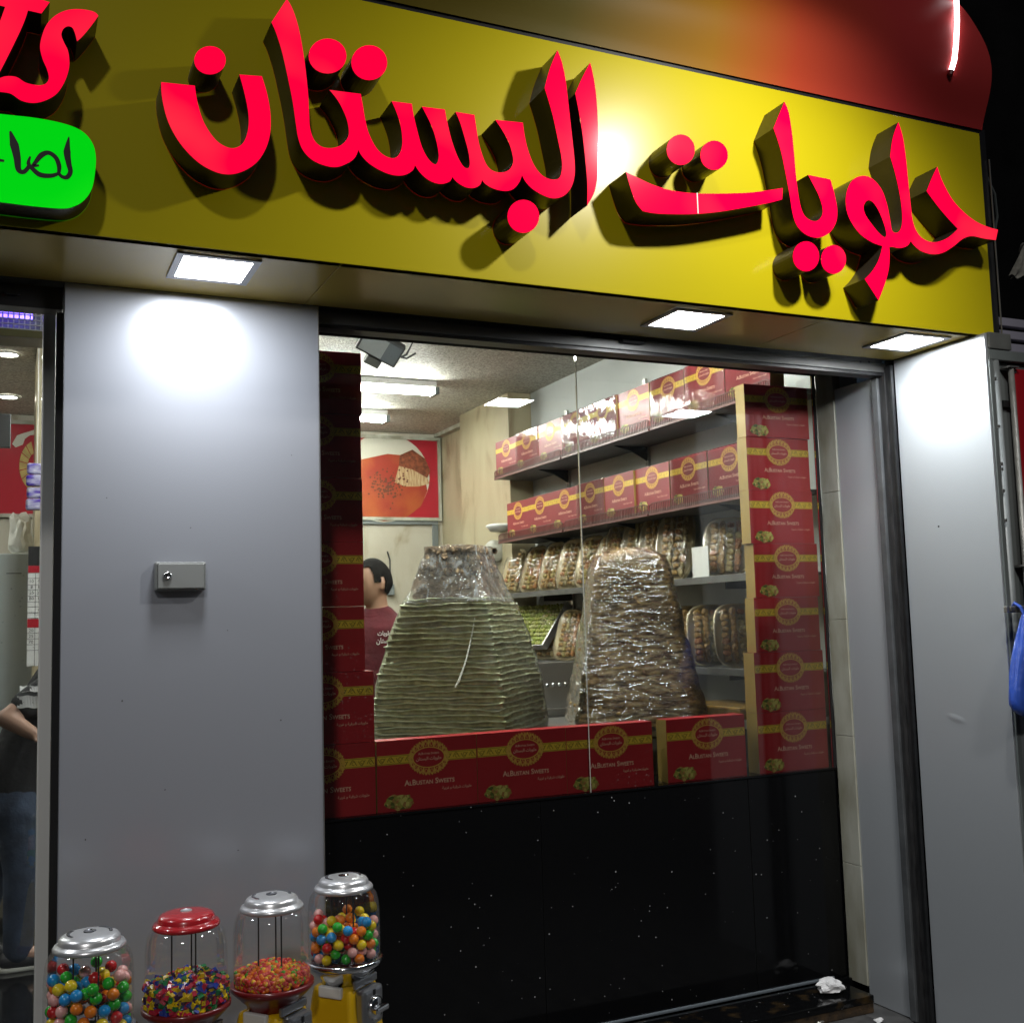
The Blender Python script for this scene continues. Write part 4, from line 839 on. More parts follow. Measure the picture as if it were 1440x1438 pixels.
for q_ in range(420):
    i = r.randrange(1, nz); j = r.randrange(n); v = rows[i][j]; me = NUT[r.choices([0, 1, 2], [5, 5, 1])[0]]; s = r.uniform(.45, .85)
    Rm = Matrix.Rotation(r.uniform(0, 6), 3, Vector((r.gauss(0, 1), r.gauss(0, 1), r.gauss(0, 1))).normalized())
    mbn.cur = NUT.index(me); mbn.add([Rm @ (vv.co*s)+Vector(v) for vv in me.vertices], [tuple(p.vertices) for p in me.polygons])
o = mbn.obj('nut_pieces', [m.materials[0] for m in NUT], t2); o['kind'] = 'stuff'
wrap(t2, prof2, .005, .812, A2, .010, .010, 'cling_film', M_film2, 9, nz=46, k=18, rnd=.22)
# ------------------------------------------------------------------ ceiling lights and floodlight inside
for i, (x0, x1, y, lab) in enumerate(((.35, 1.50, 2.30, 'fluorescent ceiling fitting nearest the window, mostly behind the left stack'), (1.47, 2.66, 3.50, 'long fluorescent ceiling fitting behind the black floodlight'), (1.47, 2.66, 4.55, 'fluorescent ceiling fitting close to the red poster'), (-2.2, -1.0, 3.4, 'fluorescent ceiling fitting over the door side of the shop'), (1.0, 2.15, .86, 'added unseen fluorescent fitting above the window display, over the left tower'), (2.2, 3.35, .86, 'added unseen fluorescent fitting above the window display, over the right stack'))):  # last two fittings are unseen, added to light the tower fronts
    t = thing('fluorescent_fitting', lab, 'ceiling light', ((x0+x1)/2, y, 3.178), 0, 'fluorescent fittings on the shop ceiling')
    world_kid(bx(x0+.03, x1-.03, y-.06, y+.06, 3.135, 3.178, b=.004), 'fitting_body', M_white, t)
    for dy in (-.035, .035):
        tb = MB(); tb.sm = True; tb.tube([(x0+.04, y+dy, 3.112), (x1-.04, y+dy, 3.112)], .014, 10); world_kid(tb, 'tube', M_tubeL, t)
    for xx in (x0+.012, x1-.042): world_kid(bx(xx, xx+.03, y-.06, y+.06, 3.09, 3.14, b=.003), 'tube_holder', M_greypaint, t)
for i, (x, y, lab) in enumerate(((.0, 3.50, 'round warm downlight in the ceiling just inside the door'), (.01, 4.75, 'round warm downlight in the ceiling deeper inside behind the door'))):
    t = thing('downlight', lab, 'ceiling light', (x, y, 3.178), 0, 'round downlights seen through the door')
    d = MB(); d.lathe([(0, -.004), (.055, -.004)], 24); d.obj('lamp_disc', M_down, t)
    d = MB(); d.sm = True; d.lathe([(.056, -.003), (.062, -.010), (.075, -.006), (.078, .0)], 24); d.obj('trim_ring', M_white, t)
fd = thing('floodlight', 'black floodlight with a grey glass front hanging from the shop ceiling', 'floodlight', onY(535, 487, 1.95))
u_ = (onY(556, 508, 1.95)-onY(498, 477, 1.95)).normalized(); n_ = Vector((-.1, .70, .72)); n_ = (n_-u_*n_.dot(u_)).normalized(); w_ = u_.cross(n_)
fd.rotation_euler = Matrix((u_, n_, w_)).transposed().to_euler(); fd.scale = (.92, .92, .92)
bx(-.125, .125, -.03, .03, -.07, .07, b=.008).obj('housing', M_black, fd)
bx(-.112, .03, -.034, -.0305, -.056, .056).obj('lamp_glass', mat('grey_glass', (.16, .17, .175), .15), fd)
bx(.031, .112, -.034, -.0305, -.056, .056).obj('lamp_glass', mat('grey_glass_dark', (.07, .08, .09), .15), fd)
for k in range(6): bx(-.1+k*.036, -.09+k*.036, .031, .055, -.06, .06).obj('cooling_fin', M_black, fd)
bx(-.04, .05, -.02, .03, -.125, -.072, b=.004).obj('driver_box', mat('dark_grey_paint', (.06, .062, .06), .4), fd)
MB().tube([(-.13, 0, 0), (-.15, .0, .03), (-.15, .04, .12), (.15, .04, .12), (.15, 0, .03), (.13, 0, 0)], .007, 6).obj('bracket', M_black, fd)
MB().tube([(.12, .02, -.01), (.17, .03, 0), (.2, .04, .05)], .006, 6).obj('cable', M_black, fd)
# ------------------------------------------------------------------ posters on the back wall
def poster(a, b, label, name='wall_poster'):
    t = thing(name, label, 'poster', ((a.x+b.x)/2, 5.43, b.z))
    world_kid(bx(a.x, b.x, 5.41, 5.438, b.z, a.z), 'poster_sheet', M_poster_red, t)
    f = MB(); w_ = .028
    f.box(a.x-w_, b.x+w_, 5.40, 5.437, a.z+.0005, a.z+w_); f.box(a.x-w_, b.x+w_, 5.40, 5.437, b.z-w_, b.z-.0005); f.box(a.x-w_, a.x-.0005, 5.40, 5.437, b.z, a.z); f.box(b.x+.0005, b.x+w_, 5.40, 5.437, b.z, a.z)
    world_kid(f, 'poster_frame', M_cream, t); return t
a, b = onY(440, 610, 5.41), onY(617, 727, 5.41); a.z, b.z = 3.12, onY(560, 727, 5.41).z
p_ = poster(a, b, 'large red poster of an orange cheese pastry dish on the back wall')
def disc_poly(mb, pts, Y): mb.add([(onY(x, y, Y).x, Y, onY(x, y, Y).z) for x, y in pts], [tuple(range(len(pts)))[::-1]])
d = MB(); disc_poly(d, ell(540, 672, 64, 62, 40), 5.408); world_kid(d, 'plate_print', mat('print_offwhite', (.52, .50, .42), .4), p_)
d = MB(); disc_poly(d, [(482, 700), (490, 655), (508, 646), (545, 638), (565, 640), (578, 655), (596, 660), (601, 690), (592, 712), (568, 730), (540, 733), (510, 727)], 5.406)
world_kid(d, 'orange_dish_print', mat('print_orange', (.36, .085, .02), .4, var=.4, vscale=4, col2=(.27, .03, .015)), p_)
d = MB(); disc_poly(d, [(562, 640), (580, 632), (598, 645), (605, 662), (601, 672), (580, 660), (561, 655)], 5.404); world_kid(d, 'cheese_top_print', mat('print_brown', (.26, .07, .03), .4, var=.6, vscale=30), p_)
d = MB(); disc_poly(d, [(561, 655), (580, 660), (601, 672), (604, 680), (588, 684), (570, 684), (555, 678)], 5.4035); world_kid(d, 'cheese_print', mat('print_cheese', (.56, .42, .24), .4, var=.5, vscale=25, vstretch=(3, 1, .5), col2=(.30, .17, .08)), p_)
cr2 = MB(); r = random.Random(3)
for i in range(110):
    x, y = r.gauss(545, 13), r.gauss(682, 10); w_ = r.uniform(1, 2.2); disc_poly(cr2, [(x-w_, y), (x, y-w_), (x+w_, y), (x, y+w_)], 5.4028-.00001*i)
o = world_kid(cr2, 'crumb_print', mat('print_crumb', (.12, .035, .015), .5), p_); o['kind'] = 'stuff'
a, b = onY(-120, 590, 5.41), onY(49, 722, 5.41); a.z, b.z = onY(20, 596, 5.41).z, onY(20, 722, 5.41).z
p2_ = poster(a, b, 'red poster with a yellow pastry ring seen through the door')
ring = MB()
for i in range(7):
    t0, t1 = 1.9+i*.36, 1.9+i*.36+.32
    P = lambda t, R: (52+R*math.cos(t), 655-R*1.45*math.sin(t))
    disc_poly(ring, [P(t0, 25), P(t1, 25), P(t1, 13), P(t0, 13)], 5.406)
o = world_kid(ring, 'pastry_ring_print', mat('print_yellow', (.50, .36, .12), .4, var=.3, vscale=20), p2_); o['kind'] = 'stuff'
d = MB(); disc_poly(d, [(17, 624), (24, 612), (33, 609), (43, 606), (51, 603), (51, 611), (42, 612), (35, 617), (32, 625), (22, 629)], 5.4055); world_kid(d, 'pouring_print', mat('print_offwhite', (.5, .5, .4)), p2_)
# marble panel frame below the poster
fr = thing('panel_frame', 'grey metal frame round the marble panel under the red poster', 'frame', (3.0, 5.42, 0))
a = onY(600, 738, 5.42); b = onY(616, 738, 5.42)
world_kid(bx(b.x-.05, b.x+.0, 5.415, 5.438, 0, a.z, b=.003), 'frame_post', M_greypaint, fr); world_kid(bx(1.2, b.x, 5.414, 5.438, a.z+.001, a.z+.04, b=.003), 'frame_rail', M_greypaint, fr)
q = onY(548, 800, 5.42)
# wall telephone box and cable by the man
tb_ = thing('wall_socket', 'small grey switch box on the marble back wall beside the man', 'switch box', onY(548, 829, 5.43))
bx(-.03, .03, -.04, 0, -.045, .045, b=.004).obj('socket_body', M_greypaint, tb_); MB().tube([(0, -.02, .045), (.0, -.02, .25), (-.02, -.02, .32)], .006, 6).obj('socket_cable', M_black, tb_)
# plastic roll and tub on the pilaster end
q = onX(703, 743, 3.2)
rt = thing('white_tub', 'white plastic lid tub sticking out at the end of the second shelf', 'tub', q)
t_ = MB(); t_.sm = True; t_.lathe([(0, -.02), (.07, -.02), (.085, .0), (.10, .012), (.10, .022), (.085, .03), (0, .03)], 28); t_.obj('tub_shell', M_white, rt)
q = onX(697, 775, 3.22)
pr = thing('film_roll', 'upright roll of cling film by the pilaster behind the green tower', 'film roll', q); pr.rotation_euler = (PI/2, 0, -.6)
t_ = MB(); t_.sm = True; t_.lathe([(.022, -.05), (.075, -.05), (.08, -.045), (.08, .045), (.075, .05), (.022, .05)], 28); t_.obj('rolled_film', mat('roll_film', (.35, .34, .28), .3), pr)
t_ = MB(); t_.lathe([(.016, -.055), (.021, -.055), (.021, .055), (.016, .055)], 18); t_.obj('card_core', mat('cardboard', (.12, .06, .03), .7), pr)
# ------------------------------------------------------------------ doorway on the left
dr = thing('shop_door', 'glazed shop door with an aluminium stile beside the wide silver panel', 'door', (-.4, GY, 0))
world_kid(bx(.106, .148, GY-.01, GY+.03, .0, 2.62, b=.004), 'stile', mat('satin_alu', (.62, .62, .60), .35, .2), dr)
world_kid(bx(.149, .155, GY-.005, GY+.025, .0, 2.50), 'gasket', M_black, dr)
world_kid(bx(-1.0, .105, GY, GY+.008, .02, 2.62), 'door_pane', film('door_glass', rough=0, ior=1.5, tint=(.9, .92, .92), specks=40), dr)
lt_ = thing('door_shutter_box', 'black shutter box over the shop door', 'roller shutter', (-.4, .06, 2.54))
world_kid(bx(-1.6, .149, .05, .12, 2.508, 2.576, b=.003), 'bottom_rail', mat('dark_paint_steel', (.018, .018, .02), .35), lt_)
q1 = onY(17, 413, .05); world_kid(MB().tube([q1+Vector((-.02, 0, 0)), q1+Vector((-.015, -.012, -.003)), q1+Vector((.015, -.012, -.003)), q1+Vector((.02, 0, 0))], .004, 6), 'pull_handle', M_black, lt_)
bz = thing('insect_killer', 'insect killer lamp with a white grid and violet tube over the door', 'insect killer', (-.25, 1.9, 2.95))
gm = MB()
za, zb = onY(30, 464, 1.78).z, onY(30, 428, 1.78).z
for x in np.arange(-.42, .14, .022): gm.box(x, x+.006, 1.78, 1.79, za, zb)
for z in np.arange(za, zb+.001, .022): gm.box(-.43, .145, 1.772, 1.779, z, z+.004)
o = world_kid(gm, 'wire_grid', mat('grid_white', (.55, .55, .58), .4), bz); o['kind'] = 'stuff'
world_kid(bx(-.45, .15, 1.765, 1.95, zb+.006, zb+.03, b=.003), 'top_cover', M_black, bz)
world_kid(bx(-.45, .15, 1.765, 1.95, za-.035, za-.002, b=.003), 'drip_tray', mat('olive_tray', (.15, .14, .07), .4), bz)
world_kid(bx(-.45, .15, 1.93, 1.95, za, zb), 'back_plate', M_greypaint, bz)
t_ = MB(); t_.sm = True; t_.tube([(-.42, 1.86, zb-.03), (.1, 1.86, zb-.03)], .012, 8); world_kid(t_, 'violet_tube', M_uv, bz)
for x in (-.3, .05): world_kid(MB().tube([(x, 1.86, zb+.03), (x, 1.86, 3.18)], .005, 6), 'hanger', M_black, bz)
a, b = onY(-70, 578, 2.6), onY(15, 629, 2.6)
mo = thing('wall_monitor', 'dark grey screen hanging in the doorway in front of the red poster', 'screen', ((a.x+b.x)/2, 2.6, b.z))
world_kid(bx(a.x, b.x, 2.6, 2.64, b.z, a.z, b=.004), 'screen_case', mat('screen_grey', (.05, .05, .05), .4), mo)
world_kid(MB().tube([((a.x+b.x)/2, 2.62, a.z), ((a.x+b.x)/2, 2.62, 3.18)], .012, 8), 'ceiling_pole', M_black, mo)
a, b = onY(52, 500, 3.3), onY(90, 720, 3.3)
MB().box(a.x, .9, 3.3, 3.7, 0, 3.18).obj('marble_pillar', M_marble, label='beige marble pillar edge just inside the door', cat='pillar')
a, b = onY(38, 650, 2.9), onY(66, 718, 2.9)
M_pack = mat('purple_packet', (.55, .55, .62), .3, coat=.3, var=.95, vscale=26, col2=(.06, .02, .32), vstretch=(.6, 1, 1.6), detail=2)
pk = thing('hanging_packet', 'purple and white packet hanging beside the pillar in the doorway', 'packet', ((a.x+b.x)/2, 2.9, b.z))
hh = (a.z-b.z)/4
for k in range(4): world_kid(bx(a.x-.004+.004*(k % 2), b.x, 2.87+.01*(k % 2), 2.91, b.z+k*hh, b.z+(k+1)*hh-.004, b=.012), 'packet', M_pack, pk)
world_kid(MB().tube([((a.x+b.x)/2, 2.89, a.z-.01), ((a.x+b.x)/2, 2.89, 3.18)], .002, 5), 'hanging_string', M_white, pk)
# price list
a, b = onY(40, 768, 2.85), onY(76, 935, 2.85); W_ = b.x-a.x
pb = thing('price_list', 'narrow white price list with handwritten numbers in red and black boxes', 'price list', ((a.x+b.x)/2, 2.85, b.z))
world_kid(bx(a.x, b.x, 2.85, 2.862, b.z, a.z), 'list_board', M_white, pb)
def zpx(y): return onY(48, y, 2.85).z
ls = MB()
ls.box(a.x, b.x, 2.8485, 2.8497, zpx(795), a.z)
world_kid(ls, 'black_header', M_black, pb)
ls = MB(); ls.box(a.x, b.x, 2.8483, 2.8497, zpx(805), zpx(795.3)); ls.box(a.x, b.x, 2.8483, 2.8497, zpx(882), zpx(870)); o = world_kid(ls, 'red_header', M_poster_red, pb); o['kind'] = 'stuff'
gl_ = MB()
for y in (813, 822, 829, 838, 846, 853, 861, 869, 890, 898, 906, 914): zz_ = zpx(y); gl_.box(a.x, b.x, 2.8488, 2.8498, zz_-.001, zz_+.001)
for f_ in (.27, .62): gl_.box(a.x+W_*f_, a.x+W_*f_+.002, 2.8486, 2.8499, b.z, zpx(806))
o = world_kid(gl_, 'ruled_lines', M_black, pb); o['kind'] = 'stuff'
tx = MB()
for y, f_, s_ in ((817, .14, '10'), (817, .42, '9'), (825, .14, '8'), (825, .42, '8'), (833, .14, '25'), (824, .8, '20'), (825.5, .8, '5'), (841, .42, '0'), (833.5, .42, '20'), (841, .14, '80'), (857, .42, '4'), (886, .14, '20'), (894, .14, '25'), (902, .14, '70')):
    tm = text_mesh(s_, height=.016, res=2); tx.add([(v[0]+a.x+W_*f_, v[1]+2.848, v[2]+zpx(y)) for v in tm.v], tm.f)
o = world_kid(tx, 'handwriting', M_black, pb); o['kind'] = 'stuff'
tm = text_mesh('$', height=.02, res=2)
a, b = onY(4, 778, 3.6), onY(48, 952, 3.6)
wb = thing('white_cabinet', 'tall plain white cabinet door behind the man in the doorway', 'cabinet', ((a.x+b.x)/2, 3.6, 0))
world_kid(bx(a.x-.5, b.x, 3.6, 4.0, 0.1, a.z, b=.006), 'cabinet_body', mat('cabinet_white', (.50, .54, .54), .5), wb)
world_kid(bx(a.x+.02, a.x+.10, 3.597, 3.5995, onY(20, 806, 3.6).z-.002, onY(20, 806, 3.6).z+.002), 'cabinet_mark', M_black, wb)
q = onY(28, 765, 3.66)
cp = crumple('glare_shape', (q.x, 3.75, a.z+.10), .07, .05, .14, 21, mat('glare_white', (.85, .83, .75), .8), 'crumpled white shape standing in for a bright glare above the white cabinet', 'glare shape')  # flame-like bright glare built as a crumpled white shape
# ------------------------------------------------------------------ people
def skin_mesh(verts, edges, rad, sub=2):
    """flesh over a skeleton: each bone the hull of the round joints at its two ends (fused to one surface by fuse())"""
    bm = bmesh.new(); sph = [(math.sin(a)*math.cos(b), math.sin(a)*math.sin(b), math.cos(a)) for a in np.linspace(0, PI, 9) for b in np.arange(14)*2*PI/14]
    for a, b in edges:
        vs = []
        for k in (a, b):
            r_ = rad[k]; rx, ry = r_ if isinstance(r_, tuple) else (r_, r_); rz = min(rx, ry)
            vs += [bm.verts.new((verts[k][0]+x*rx, verts[k][1]+y*ry, verts[k][2]+z*rz)) for x, y, z in sph]
        r_ = bmesh.ops.convex_hull(bm, input=vs); junk = [g for g in r_['geom_interior'] if isinstance(g, bmesh.types.BMVert)]
        bmesh.ops.delete(bm, geom=list({*junk, *[v for v in r_['geom_unused'] if isinstance(v, bmesh.types.BMVert)]}), context='VERTS')
    me = bpy.data.meshes.new('bones'); bm.to_mesh(me); bm.free(); return me
def chain(*segs):
    """segs: lists of (pos, radius) polylines; equal positions are merged"""
    V = []; E = []; Rr = []; key = {}
    for sg in segs:
        prev = None
        for p, r_ in sg:
            kk = tuple(round(c, 4) for c in p)
            if kk not in key: key[kk] = len(V); V.append(p); Rr.append(r_)
            i = key[kk]
            if prev is not None: E.append((prev, i))
            prev = i
    return V, E, Rr
def head_mesh(h=.235, seg=(40, 32)):
    """a head with brow, nose, mouth, chin and ears, looking to -Y, chin at z=0"""
    bm = bmesh.new(); bmesh.ops.create_uvsphere(bm, u_segments=seg[0], v_segments=seg[1], radius=1)
    for v in bm.verts:
        x, y, z = v.co
        X, Y, Z = x*.074, y*.094, z*.118
        if z < -.1:
            t = min(1, (-z-.1)/.9); X *= 1-.30*t; Y = Y*(1-.10*t)-(.012*t if y < 0 else -.0); Y += (.034*t if y > 0 else 0)*-1
        if y < 0:
            fr_ = max(0, 1-(x/.55)**2)
            Y *= 1-.05*(1-abs(z))
            Y -= .024*math.exp(-((z+.20)/.15)**2)*math.exp(-(x/.16)**2)      # nose tip
            Y -= .012*math.exp(-((z-.02)/.16)**2)*math.exp(-(x/.12)**2)      # nose bridge
            Y -= .006*math.exp(-((z-.20)/.10)**2)*fr_                          # brow
            Y += .010*math.exp(-((z-.03)/.09)**2)*(math.exp(-((abs(x)-.42)/.17)**2))  # eye sockets
            Y -= .007*math.exp(-((z+.47)/.06)**2)*math.exp(-(x/.3)**2)       # upper lip
            Y -= .007*math.exp(-((z+.58)/.06)**2)*math.exp(-(x/.26)**2)
            Y += .005*math.exp(-((z+.525)/.022)**2)*math.exp(-(x/.3)**2)
            Y -= .010*math.exp(-((z+.85)/.14)**2)*math.exp(-(x/.35)**2)      # chin
        v.co = (X, Y, Z+.118)
    for s in (-1, 1):
        r_ = bmesh.ops.create_uvsphere(bm, u_segments=12, v_segments=10, radius=1)
        for v in r_['verts']:
            x, y, z = v.co; k = 1 if z > 0 else .75
            v.co = Vector((s*(.072+.010*x+.008*max(0, y)), .012+y*.020*k, .112+z*.033))
    sc_ = h/.236; bmesh.ops.scale(bm, vec=(sc_,)*3, verts=bm.verts); me = bpy.data.meshes.new('head'); bm.to_mesh(me); bm.free(); return me
def hand_parts(wrist, d, palmn, curl=.5, size=1.0, thumb_side=1):
    """five finger chains + palm as skinned meshes; d = hand direction, palmn = palm normal"""
    d = Vector(d).normalized(); pn = Vector(palmn); pn = (pn-d*pn.dot(d)).normalized(); sd = d.cross(pn)*thumb_side; w0 = Vector(wrist); ms = []
    ms.append(skin_mesh(*chain([(tuple(w0), .022*size), (tuple(w0+d*.035*size), (.036*size, .016*size)), (tuple(w0+d*.075*size), (.040*size, .014*size))]), 1))
    for k, L in enumerate((.068, .077, .072, .056)):
        b = w0+d*.08*size+sd*(.030-.020*k)*size; pts_ = [(tuple(b-d*.03*size), .0095*size), (tuple(b), .0095*size)]; a = 0
        for f_ in (.45, .3, .25): a += curl*(.7+.15*k); b = b+(d*math.cos(a)+pn*math.sin(a))*L*f_*size; pts_.append((tuple(b), .0085*size))
        ms.append(skin_mesh(*chain(pts_), 1))
    b = w0+d*.025*size+sd*.028*size; pts_ = [(tuple(b-sd*.01*size), .012*size), (tuple(b), .012*size)]; dd = (d*.7+sd*.6+pn*.35).normalized()
    for f_ in (.035, .028): b = b+dd*f_*size; dd = (dd+d*.4+pn*.2).normalized(); pts_.append((tuple(b), .0105*size))
    ms.append(skin_mesh(*chain(pts_), 1)); return ms
def fuse(meshes, mats, voxel=.008, smooth=7):
    """join meshes [(mesh, matrix)] and remesh to ONE continuous surface"""
    bm = bmesh.new()
    for me, M in meshes:
        b2 = bmesh.new(); b2.from_mesh(me); b2.transform(M); tmp = bpy.data.meshes.new('t'); b2.to_mesh(tmp); b2.free(); bm.from_mesh(tmp); bpy.data.meshes.remove(tmp)
    me = bpy.data.meshes.new('person'); bm.to_mesh(me); bm.free()
    o = bpy.data.objects.new('p', me); COL.objects.link(o)
    md = o.modifiers.new('r', 'REMESH'); md.mode = 'VOXEL'; md.voxel_size = voxel; md.use_smooth_shade = True
    sm = o.modifiers.new('sm', 'SMOOTH'); sm.iterations = smooth; sm.factor = .4
    dg = bpy.context.evaluated_depsgraph_get(); out = bpy.data.meshes.new_from_object(o.evaluated_get(dg)); bpy.data.objects.remove(o)
    out.materials.clear(); out.materials.append(mats)
    for p in out.polygons: p.use_smooth = True
    return out
I4 = Matrix.Identity(4)
def hair_cap(M, parent, front=.30, h=.235, full=False):
    """short hair: the top and back of the skull, grown a little outwards"""
    me = head_mesh(h, (140, 110)); bm = bmesh.new(); bm.from_mesh(me); sc_ = h/.236
    dl = []
    for v in bm.verts:
        x, y, z = v.co/sc_
        keep = z > .196 or (y > -.035 and z > .172) or (y > .022 and z > .062+.5*max(0, .05-y)) or (abs(x) > .045 and -.030 < y < .008 and z > .118+.004*math.sin(y*900) and z < .2) or (y > -.005 and abs(x) > .05 and z > .146)
        if not keep: dl.append(v)
    bmesh.ops.delete(bm, geom=dl, context='VERTS'); bm.normal_update()
    c = Vector((0, 0, .13))*sc_
    for v in bm.verts: v.co = c+(v.co-c)*(1.085+random.uniform(-.010, .010))
    bm.transform(M); m2 = bpy.data.meshes.new('hair'); bm.to_mesh(m2); bm.free(); m2.materials.append(M_hair)
    for p in m2.polygons: p.use_smooth = True
    return link('hair', m2, parent)
def eyes(M, parent, h=.235):
    sc_ = h/.236
    for s in (-1, 1):
        e_ = MB(); e_.sm = True; e_.lathe([(0, -.011), (.006, -.009), (.0105, -.003), (.0105, .003), (0, .011)], 12)
        e_.v = [tuple(M @ (Vector((s*.031+v[0], -.079+v[1]*.7, .121+v[2]*.5))*sc_)) for v in e_.v]; e_.obj('eye', mat('eye_white', (.5, .48, .45), .2), parent)
        b_2 = MB(); b_2.tube([tuple(M @ (Vector((s*x, y, z))*sc_)) for x, y, z in ((.014, -.093, .139), (.030, -.092, .145), (.046, -.082, .140))], .0045, 6); b_2.obj('eyebrow', M_hair, parent)
# man in the wine red polo behind the green tower, looking to the left
def man_polo():
    Yc = 1.98; q = onY(527, 818, Yc); hx = q.x; ztop = onY(527, 787, Yc).z
    zc = ztop-.238                      # chin height
    t = thing('person', 'dark haired man in a wine red polo shirt looking left behind the green tower', 'person', (hx, Yc, 0))
    zs = zc-.075; g = 0.0               # shoulders
    Hd = Matrix.Translation((0, 0, zc)) @ Matrix.Rotation(math.radians(-82), 4, 'Z') @ Matrix.Rotation(math.radians(4), 4, 'X')
    fl0 = 0.06
    body = chain([((0, .02, .98), (.155, .12)), ((0, .02, 1.12), (.15, .115)), ((0, .02, 1.30), (.165, .12)), ((0, .025, zs-.08), (.17, .115)), ((0, .03, zs), (.09, .08)), ((0, .02, zc-.01), .056), ((0, .01, zc+.06), .056)],
                 [((0, .025, zs-.08), (.17, .115)), ((.19, .03, zs-.075), .066), ((.235, .03, zs-.32), .05), ((.22, -.08, zs-.56), .034)],
                 [((0, .025, zs-.08), (.17, .115)), ((-.19, .03, zs-.075), .066), ((-.235, .03, zs-.32), .05), ((-.21, -.10, zs-.56), .034)],
                 [((0, .02, .98), (.155, .12)), ((.095, .02, .86), .088), ((.10, .02, .48), .062), ((.10, .03, .10), .045), ((.10, -.10, .05), .04)],
                 [((0, .02, .98), (.155, .12)), ((-.095, .02, .86), .088), ((-.10, .02, .48), .062), ((-.10, .03, .10), .045), ((-.10, -.10, .05), .04)])
    Rz = Matrix.Rotation(math.radians(-45), 4, 'Z')
    parts = [(skin_mesh(*body), Rz), (head_mesh(.238), Hd)]
    for s in (1, -1):
        for m in hand_parts((s*.215, -.09 if s > 0 else -.11, zs-.57), (0, -.25, -1), (-s, 0, 0), .35, 1, 1 if s > 0 else -1): parts.append((m, Rz))
    me = fuse(parts, M_skin, .0075); b = link('body', me, t)
    hair_cap(Hd, t, h=.238); eyes(Hd, t, .238)
    shirt = chain([((0, .02, .93), (.170, .137)), ((0, .02, 1.12), (.167, .130)), ((0, .02, 1.30), (.182, .136)), ((0, .025, zs-.08), (.186, .131)), ((0, .03, zs+.002), (.104, .094))],
                  [((0, .025, zs-.08), (.192, .137)), ((.195, .03, zs-.066), .090), ((.232, .03, zs-.26), .076)], [((0, .025, zs-.08), (.192, .137)), ((-.195, .03, zs-.066), .090), ((-.232, .03, zs-.26), .076)])
    sm = fuse([(skin_mesh(*shirt), Rz)], M_polo, .01); link('polo_shirt', sm, t)
    c = MB(); c.sm = True; c.lathe([(.066, -.02), (.074, .0), (.070, .032), (.064, .036)], 24); c.v = [tuple(Matrix.Translation((0, .015, zc-.058)) @ Matrix.Rotation(.25, 4, 'X') @ Vector((v[0]*1.02, v[1]*1.08, v[2]))) for v in c.v]; c.v = [tuple(Rz @ Vector(v)) for v in c.v]; c.obj('shirt_collar', M_polo, t)
    tr_ = chain([((0, .02, .95), (.162, .126)), ((.097, .02, .84), .098), ((.10, .02, .48), .074), ((.10, .03, .09), .062)], [((0, .02, .95), (.162, .126)), ((-.097, .02, .84), .098), ((-.10, .02, .48), .074), ((-.10, .03, .09), .062)])
    link('trousers', fuse([(skin_mesh(*tr_), Rz)], M_tee2, .012), t)
    for s in (1, -1): 
        sh = fuse([(skin_mesh(*chain([((s*.10, .05, .045), .045), ((s*.10, -.05, .045), .046), ((s*.10, -.16, .035), .036)])), Rz)], M_black, .01); link('shoe', sh, t)
    # white print on the back of the shoulder
    tm = text_mesh(arabic('حلويات'), width=.085, res=2, bold=.02); tm2 = text_mesh(arabic('البستان'), width=.10, res=2, bold=.02)
    pr_ = MB(); loc = onY(541, 896, 1.80)-Vector((hx, Yc, 0))
    for mm_, dz in ((tm, .018), (tm2, -.018)): pr_.add([(v[0], v[1], v[2]+dz) for v in mm_.v], mm_.f)
    o = pr_.obj('shirt_print', M_white, t); o.location = loc; o.rotation_euler = (0, 0, math.radians(18)); return t, sm, o
pt, shm, prt = man_polo()
# lay the print onto the cloth: slide along the view line until it touches
dg = bpy.context.evaluated_depsgraph_get()
from mathutils.bvhtree import BVHTree
bv = BVHTree.FromPolygons([v.co[:] for v in shm.vertices], [p.vertices[:] for p in shm.polygons])
oc = Vector(CAM)-pt.location
me_ = prt.data; Mb = Matrix.Translation(prt.location) @ prt.rotation_euler.to_matrix().to_4x4()
for v in me_.vertices:
    w_ = Mb @ v.co; dd = (w_-oc).normalized(); hit = bv.ray_cast(oc, dd)
    if hit[0] is not None: v.co = Mb.inverted() @ (hit[0]-dd*.004)
